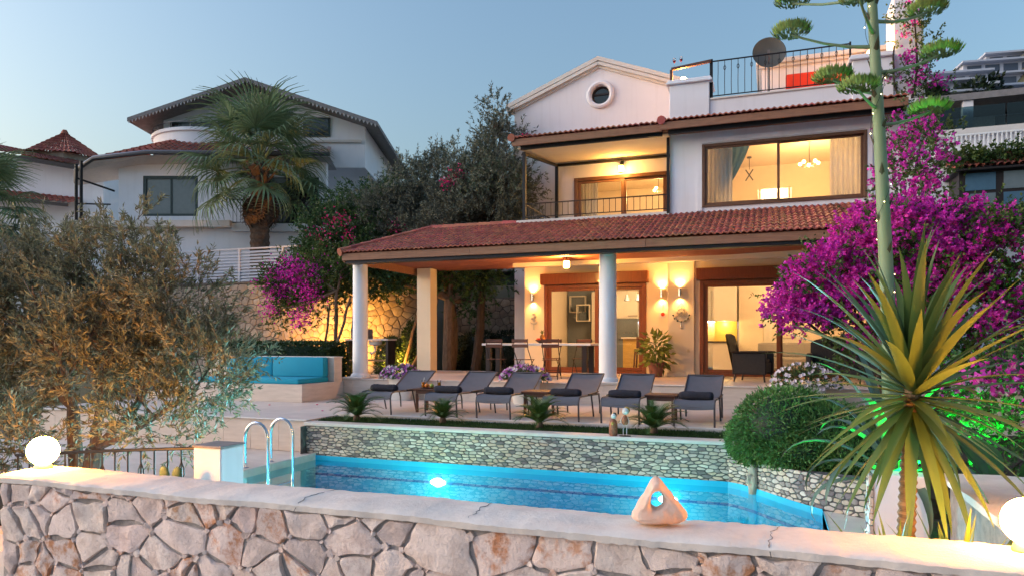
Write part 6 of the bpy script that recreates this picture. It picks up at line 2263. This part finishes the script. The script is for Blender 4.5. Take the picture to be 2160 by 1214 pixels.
for i in range(5):
    x = -22.6 + i * 1.95
    MB().box(x - .04, x + .04, 21.5, 21.58, 3.08, 4.36).build('post', 'pvc_white', fe)
    if i < 4:
        for j in range(10):
            link('slat', slat, fe, (x + .045, 21.54, 3.14 + j * .115))
        MB().box(x + .04, x + 1.91, 21.5, 21.58, 4.31, 4.36).build('top_rail', 'pvc_white', fe)
MB().box(-14.84, -14.76, 21.5, 21.58, 3.08, 4.36).build('post', 'pvc_white', fe)

# ------------------------------------------------------------------ gabled neighbour house (faces the pool at an angle)
A = R(20)
nh = thing('gabled_house', 'white neighbour house with broad gable roof, curved balcony and red tile skirt', 'house', (-10.26, 28.19, 0), A)


def nb(name, matn, *a, parent=None, **k_):
    return MB().box(*a).build(name, matn, parent or nh, **k_)


nb('upper_wall', 'plaster_far', -14.7, -6.2, 0, 9, 8.2, 9.9)
ga = MB().prism([(-14.7, 9.9), (-6.2, 9.9), (-6.2, 9.92), (-10.9, 11.48), (-14.7, 10.18)], lambda u, v, d: (u, d, v), 0, .3)
ga.build('gable_wall', 'plaster_far', nh)
rf = MB()
for pts in ([(-15.7, 9.85), (-10.9, 11.5), (-10.9, 11.65), (-15.7, 10.0)], [(-10.9, 11.5), (-5.5, 9.7), (-5.5, 9.85), (-10.9, 11.65)]):
    rf.prism(pts, lambda u, v, d: (u, d, v), -1.0, 9.5)
nroof = rf.build('gable_roof', 'roof_grey', nh)
va = MB()
for (x0, z0, x1, z1) in ((-15.7, 9.85, -10.9, 11.5), (-10.9, 11.5, -5.5, 9.7)):
    n_ = 34
    for i in range(n_):
        a, b = i / n_, (i + 1) / n_
        va.add([(x0 + (x1 - x0) * a, -.99, z0 + (z1 - z0) * a + .06), (x0 + (x1 - x0) * b, -.99, z0 + (z1 - z0) * b + .06), (x0 + (x1 - x0) * (a + b) / 2, -.99, z0 + (z1 - z0) * (a + b) / 2 - .12)], [(0, 1, 2)])
va.build('scalloped_board', 'soffit_grey', nroof, fix=False)
ch = MB().lathe([(.25, 0), (.22, .2), (.1, .38), (.09, .5), (.001, .52)], (-8.0, 3, 10.85), 10)
ch.build('roof_finial', 'rooftile_far', nroof, smooth=True)
nb('solar_tank', 'chrome', -7.1, -6.5, 2.5, 3.2, 10.2, 10.62, parent=nroof)
for x0, x1, z0, z1, m_ in ((-8.8, -7.66, 9.5, 10.3, 'window_dark'), (-9.8, -9.24, 9.5, 10.55, 'window_blind'), (-12.4, -10.3, 9.5, 10.6, 'window_blind'), (-14.4, -12.6, 8.9, 10.1, 'window_dark')):
    w_ = nb('window', 'window_frame_green', x0, x1, -.06, .02, z0, z1)
    nb('pane', m_, x0 + .07, x1 - .07, -.075, -.061, z0 + .07, z1 - .07, parent=w_)
nb('cornice', 'plaster_trim', -11.0, -6.35, -.1, 0, 9.25, 9.35)
# curved balcony
bc = MB()
n_ = 28
cen, rad_ = (-13.1, 1.4), 2.45
vs, fs = [], []
for i in range(n_ + 1):
    a = math.pi * (1 + i / n_)
    for r_, z in ((rad_, 8.3), (rad_, 9.45), (rad_ + .08, 9.47), (rad_ + .08, 9.6), (rad_ - .15, 9.6), (rad_ - .15, 8.3)):
        vs.append((cen[0] + r_ * math.cos(a), cen[1] + r_ * math.sin(a), z))
for i in range(n_):
    for k_ in range(5):
        fs.append((i * 6 + k_, i * 6 + k_ + 1, (i + 1) * 6 + k_ + 1, (i + 1) * 6 + k_))
bc.add(vs, fs)
nbal = bc.build('curved_balcony', 'plaster_far', nh, smooth=True, fix=False)
MB().tube([(cen[0] + rad_ * math.cos(math.pi * (1 + i / 20)), cen[1] + rad_ * math.sin(math.pi * (1 + i / 20)), 9.85) for i in range(21)], .025, 6).build('hand_rail', 'grey_metal', nbal)
for i in range(9):
    a = math.pi * (1 + (i + .5) / 9)
    MB().tube([(cen[0] + rad_ * math.cos(a), cen[1] + rad_ * math.sin(a), 9.58), (cen[0] + rad_ * math.cos(a), cen[1] + rad_ * math.sin(a), 9.85)], .015, 5).build('rail_post', 'grey_metal', nbal)
dsh = thing('satellite_dish', 'pale satellite dish on the neighbour curved balcony', 'satellite dish', (-25.2, 24.0, 10.4))
o = MB().lathe([(.001, 0), (.2, .02), (.38, .09), (.4, .1), (.37, .085), (.001, -.015)], n=24).build('dish', 'paint_white', dsh, smooth=True)
o.rotation_euler = (R(70), 0, R(-30))
MB().tube([(0, 0, -.8), (0, .1, 0)], .03, 6).build('mast', 'grey_metal', dsh)
# skirt roof of red tiles
eave = [(-18.2, -.3, 7.5), (-17.7, -1.1, 7.85), (-16.7, -1.6, 8.2), (-14.5, -1.8, 8.38), (-12.0, -1.7, 8.38), (-7.3, -1.5, 8.38)]
top_ = [(-15.9, 1.4, 8.85), (-15.6, .6, 9.05), (-15.0, -.2, 9.1), (-13.8, -.9, 9.1), (-12.0, -.7, 9.1), (-7.6, -.05, 9.05)]
sk = MB()
rws = 7


def mixp(a, b, t):
    return tuple(a[k_] + (b[k_] - a[k_]) * t for k_ in range(3))


for s_ in range(len(eave) - 1):
    cols = max(2, int((Vector(eave[s_ + 1]) - Vector(eave[s_])).length / .28))
    for j in range(rws):
        for i in range(cols):
            u0, u1, um = i / cols, (i + 1) / cols, (i + .5) / cols
            v0, v1 = j / rws, (j + 1.1) / rws
            P = lambda u, v, dz: (lambda p_: (p_[0], p_[1], p_[2] + dz))(mixp(mixp(eave[s_], eave[s_ + 1], u), mixp(top_[s_], top_[s_ + 1], u), min(v, 1)))
            sk.add([P(u0, v0, .03), P(um, v0, .1), P(u1, v0, .03), P(u1, v1, .0), P(um, v1, .06), P(u0, v1, .0)], [(0, 1, 4, 5), (1, 2, 3, 4)])
sk.build('skirt_roof', 'rooftile_far', nh, fix=False)
gu = MB().tube(eave, .09, 8)
gu.build('gutter', 'grey_metal', nh, smooth=True)
so_ = MB().add([(x, y, z - .12) for x, y, z in eave] + [(-16.0, .4, 7.9), (-7.4, -.0, 8.1)], [(0, 1, 2, 3, 4, 5, 7, 6)])
so_.build('eave_soffit', 'soffit_grey', nh, fix=False)
# lower storey
mb = MB()
wall_boxes(mb, -16.1, -7.6, 5.6, 8.3, [(-15.1, -12.85, 6.0, 7.65), (-10.5, -7.9, 5.6, 7.6)], lambda a, b, p, q: mb.box(a, b, -.9, -.6, p, q))
mb.build('lower_wall', 'plaster_far', nh)
nb('side_wall', 'plaster_far', -16.1, -15.8, -.6, 8, 5.6, 8.3)
w_ = MB().box(-15.1, -14.98, -.88, -.75, 6.0, 7.65).box(-12.97, -12.85, -.88, -.75, 6.0, 7.65).box(-14.98, -12.97, -.88, -.75, 7.53, 7.65).box(-14.98, -12.97, -.88, -.75, 6.0, 6.1).box(-14.0, -13.94, -.86, -.76, 6.1, 7.53).build('window', 'window_frame_green', nh)
nb('pane', 'window_blind', -14.98, -14.0, -.82, -.8, 6.1, 7.53, parent=w_)
nb('pane', 'window_blind', -13.94, -12.97, -.82, -.8, 6.1, 7.53, parent=w_)
w_ = MB().box(-10.5, -10.4, -.8, -.7, 5.6, 7.6).box(-9.25, -9.1, -.8, -.7, 5.6, 7.6).box(-8.0, -7.9, -.8, -.7, 5.6, 7.6).build('terrace_door', 'window_frame_green', nh)
nb('pane', 'window_blind', -10.4, -9.25, -.76, -.74, 5.6, 7.6, parent=w_)
nb('pane', 'window_dark', -9.1, -8.0, -.76, -.74, 5.6, 7.6, parent=w_)
rl = MB().box(-11.0, -7.2, -2.0, -1.97, 6.45, 6.49).box(-11.0, -7.2, -2.0, -1.97, 5.55, 5.58)
for i in range(26):
    rl.box(-11.0 + i * .15, -10.985 + i * .15, -1.99, -1.98, 5.58, 6.45)
tag(rl.build('terrace_rail', 'iron', nh), kind='stuff')
nb('floor_band', 'plaster_trim', -17.6, -11.0, -2.3, 8, 5.35, 5.6)
nb('floor_band', 'plaster_far', -11.0, -6.6, -2.1, 8, 5.2, 5.5)
nb('plinth_wall', 'plaster_far', -17.4, -6.8, -1.9, 8, 1.5, 5.34)
for x, y in ((-17.4, -1.6), (-16.9, -2.1)):
    MB().tube([(x, y, 5.6), (x, y, 7.95)], .06, 8).build('porch_post', 'iron', nh)
MB().tube([(-17.4, -1.6, 7.4), (-16.2, -1.0, 7.0)], .04, 6).tube([(-17.5, -1.5, 6.4), (-16.2, -1.3, 6.4)], .03, 6).build('porch_brace', 'iron', nh)

# ------------------------------------------------------------------ red roofed house at the picture edge, in the same frame as above but further off
fh = thing('tiled_house', 'white house with red hipped roofs and small turret at the picture edge', 'house', (-13.68, 37.59, 0), A)


def tiled_slope(a, b, c, d, rows, cols):
    """quad a,b (eave) d,c (top) as tile courses"""
    m_ = MB()
    for j in range(rows):
        for i in range(cols):
            u0, um, u1 = i / cols, (i + .5) / cols, (i + 1) / cols
            v0, v1 = j / rows, (j + 1.1) / rows
            P = lambda u, v, dz: (lambda p_: (p_[0], p_[1], p_[2] + dz))(mixp(mixp(a, b, u), mixp(d, c, u), min(v, 1)))
            m_.add([P(u0, v0, .04), P(um, v0, .13), P(u1, v0, .04), P(u1, v1, 0), P(um, v1, .08), P(u0, v1, 0)], [(0, 1, 4, 5), (1, 2, 3, 4)])
    return m_


MB().prism([(-36, 2), (-23.0, 2), (-23.0, 10.3), (-36, 12.45)], lambda u, v, d: (u, d, v), 0, 10).build('wall', 'plaster_far', fh)
tiled_slope((-36, -.9, 12.6), (-22.3, -.9, 10.3), (-24.5, 3, 11.4), (-36, 3, 13.7), 8, 44).build('hipped_roof', 'rooftile_far', fh, fix=False)
MB().bar((-36, -.95, 12.45), (-22.3, -.95, 10.15), .12, .22).build('eave_board', 'dark_wood', fh)
tiled_slope((-36, -1.2, 9.6), (-24.2, -1.2, 8.4), (-24.2, 0, 8.9), (-36, 0, 10.1), 3, 36).build('canopy_roof', 'rooftile_far', fh, fix=False)
MB().bar((-36, -1.25, 9.5), (-24.2, -1.25, 8.3), .1, .16).build('canopy_board', 'dark_wood', fh)
tc_ = (-27.8, 4.2)
tr = MB()
for k_ in range(6):
    a0, a1 = k_ * math.pi / 3 + .2, (k_ + 1) * math.pi / 3 + .2
    p0, p1 = (tc_[0] + 2.5 * math.cos(a0), tc_[1] + 2.5 * math.sin(a0), 12.1), (tc_[0] + 2.5 * math.cos(a1), tc_[1] + 2.5 * math.sin(a1), 12.1)
    m_ = tiled_slope(p0, p1, (tc_[0], tc_[1], 13.8), (tc_[0], tc_[1], 13.8), 8, 9)
    tr.add(m_.v, m_.f)
tr.lathe([(.28, 0), (.2, .25), (.12, .4), (.001, .42)], (tc_[0], tc_[1], 13.6), 8)
tr.build('turret_roof', 'rooftile_far', fh, fix=False)
MB().lathe([(2.1, 0), (2.1, 2.5)], (tc_[0], tc_[1], 9.7), 6).build('turret_wall', 'backrock1', fh)
for x in (-33.5, -30.5, -27.5):
    w_ = MB().box(x, x + .9, -.06, .02, 6.0, 7.2).build('window', 'dark_wood', fh)
    MB().box(x + .08, x + .82, -.075, -.061, 6.08, 7.12).build('pane', 'window_dark', w_)
t = thing('boundary_wall', 'plain white boundary wall below the red-roofed house', 'wall', (-9.58, 26.3, 0), A)
MB().box(-24, -16.2, 0, .3, 1.5, 4.9).build('wall_face', 'plaster_far', t)
MB().box(-24, -16.1, -.06, .36, 4.9, 5.0).build('wall_cap', 'plaster_trim', t)

# ------------------------------------------------------------------ neighbour on the right, parallel to the villa
rn = thing('terraced_house', 'white neighbour house with glass balcony and tiled bay window beside the chimney', 'house', (0, 0, 0))
nb2 = lambda name, matn, *a, parent=None: MB().box(*a).build(name, matn, parent or rn)
nb2('wall', 'plaster_far', 3.6, 18, 32, 40, 0, 8.8)
nb2('upper_wall', 'plaster_far', 3.6, 18, 34, 40, 8.8, 10.1)
nb2('balcony_slab', 'plaster_trim', 3.4, 18, 31.6, 34, 8.8, 9.05)
nb2('roof', 'roof_grey', 3.2, 18, 31.8, 40, 10.2, 10.45)
for i in range(5):
    nb2('glass_panel', 'glass_balcony', 3.6 + i * 2.4, 5.95 + i * 2.4, 31.7, 31.72, 9.06, 9.9)
for x in (7.0, 12.0):
    nb2('pillar', 'plaster_far', x, x + .35, 31.9, 32.2, 9.05, 10.19)
for x in (4.2, 8.6, 13.0):
    w_ = nb2('window', 'grey_metal', x, x + 3.0, 33.94, 34.0, 9.05, 10.05)
    nb2('pane', 'window_blind', x + .1, x + 1.45, 33.92, 33.938, 9.1, 9.98, parent=w_)
    nb2('pane', 'window_dark', x + 1.55, x + 2.9, 33.92, 33.938, 9.1, 9.98, parent=w_)
rl = nb2('low_rail', 'paint_white', 6.3, 10.4, 31.2, 31.26, 8.68, 8.74)
for i in range(28):
    nb2('baluster', 'paint_white', 6.35 + i * .145, 6.4 + i * .145, 31.21, 31.25, 8.2, 8.68, parent=rl)
nb2('ledge', 'plaster_far', 6.0, 11, 31.0, 32, 7.95, 8.2)
bay = nb2('bay_window', 'dark_wood', 6.55, 11.5, 30.4, 32, 5.5, 7.25)
for i in range(4):
    for z0, z1 in ((5.75, 6.3), (6.42, 7.05)):
        nb2('pane', 'window_blind' if (i + int(z0)) % 3 else 'curtain_blue', 6.75 + i * 1.2, 7.7 + i * 1.2, 30.37, 30.398, z0, z1, parent=bay)
aw = MB()
for i in range(24):
    x = 6.35 + i * .22
    aw.add([(x + .11 + .11 * math.cos(a), y, z + .11 * math.sin(a)) for y, z in ((30.0, 7.2), (31.95, 7.75)) for a in [k_ * math.pi / 5 for k_ in range(6)]],
           [(k_, k_ + 1, 7 + k_, 6 + k_) for k_ in range(5)])
aw.build('tiled_awning', 'rooftile_far', rn, smooth='all', fix=False)
nb2('awning_base', 'dark_wood', 6.35, 11.6, 30.05, 32, 7.12, 7.19)
p, out, r0 = crown_points([((6.8, 30.3, 7.55), (.8, .5, .25)), ((8.0, 30.4, 7.75), (1.2, .5, .2))], 60, 6, .12, 95)
lb, ld, _, _ = sprays(p, out, r0, 8, .2)
tag(link('creeper', leaf_mesh('creeper', 'leaf_vine', lb, ld, .12, .08, rg=9)), 'green creeper growing over the tiled awning of the neighbour house', 'creeper')

# ------------------------------------------------------------------ houses on the far hillside
hill = [(18.6, 95, 28.0, 8, 3.6, 'low white hillside house just above the glass balcony roof'), (21.5, 101, 30.2, 8, 4.2, 'white hillside villa with dark window bands, middle of the slope'),
        (30.5, 115, 33.5, 12, 7.0, 'largest white terraced villa high on the hillside'), (34.5, 124, 39.0, 10, 5.5, 'white flat-roofed villa at the top of the hillside'), (27, 104, 28.5, 8, 4.6, 'white hillside house low beside the terraced villa')]
for x, y, z, w_, h, l_ in hill:
    t = thing('hillside_house', l_, 'house', (x, y, z), R(8), group='white houses on the far hillside')
    lv = 2 if h > 4.6 else 1
    for k_ in range(lv + 1):
        hh = h / (lv + 1)
        MB().box(-w_ / 2 + k_ * .8, w_ / 2, k_ * 1.4, 8, k_ * hh - (3 if k_ == 0 else 0), (k_ + 1) * hh - .25).build('storey', 'hill_white', t)
        MB().box(-w_ / 2 + k_ * .8 - .4, w_ / 2 + .4, k_ * 1.4 - .9, 8, (k_ + 1) * hh - .25, (k_ + 1) * hh).build('roof_slab', 'hill_white', t)
        for q in range(int(w_ / 2.4)):
            MB().box(-w_ / 2 + k_ * .8 + .5 + q * 2.3, -w_ / 2 + k_ * .8 + 2.3 + q * 2.3, k_ * 1.4 - .06, k_ * 1.4 - .001, k_ * hh + .3, k_ * hh + hh - .55).build('window', 'hill_dark', t)
for i, (x, y, z) in enumerate(((22.3, 96, 29.5), (26.0, 106, 33.0), (16.8, 92, 28.2))):
    p, out, r0 = crown_points([((x, y, z), (1.6, 1.6, 1.5))], 50, 8, .35, 100 + i)
    t = thing('hillside_tree', ['dark tree below the middle hillside villa', 'dark tree between the two large hillside villas', 'dark tree beside the lowest hillside house'][i], 'tree')
    link('crown', leaf_mesh('crown', 'leaf_dark', p, out, .7, .4, rg=i), t)
    MB().tube([(x, y, height(x, y) - .5), (x, y, z)], [.25, .12], 6).build('trunk', 'bark_dark', t)
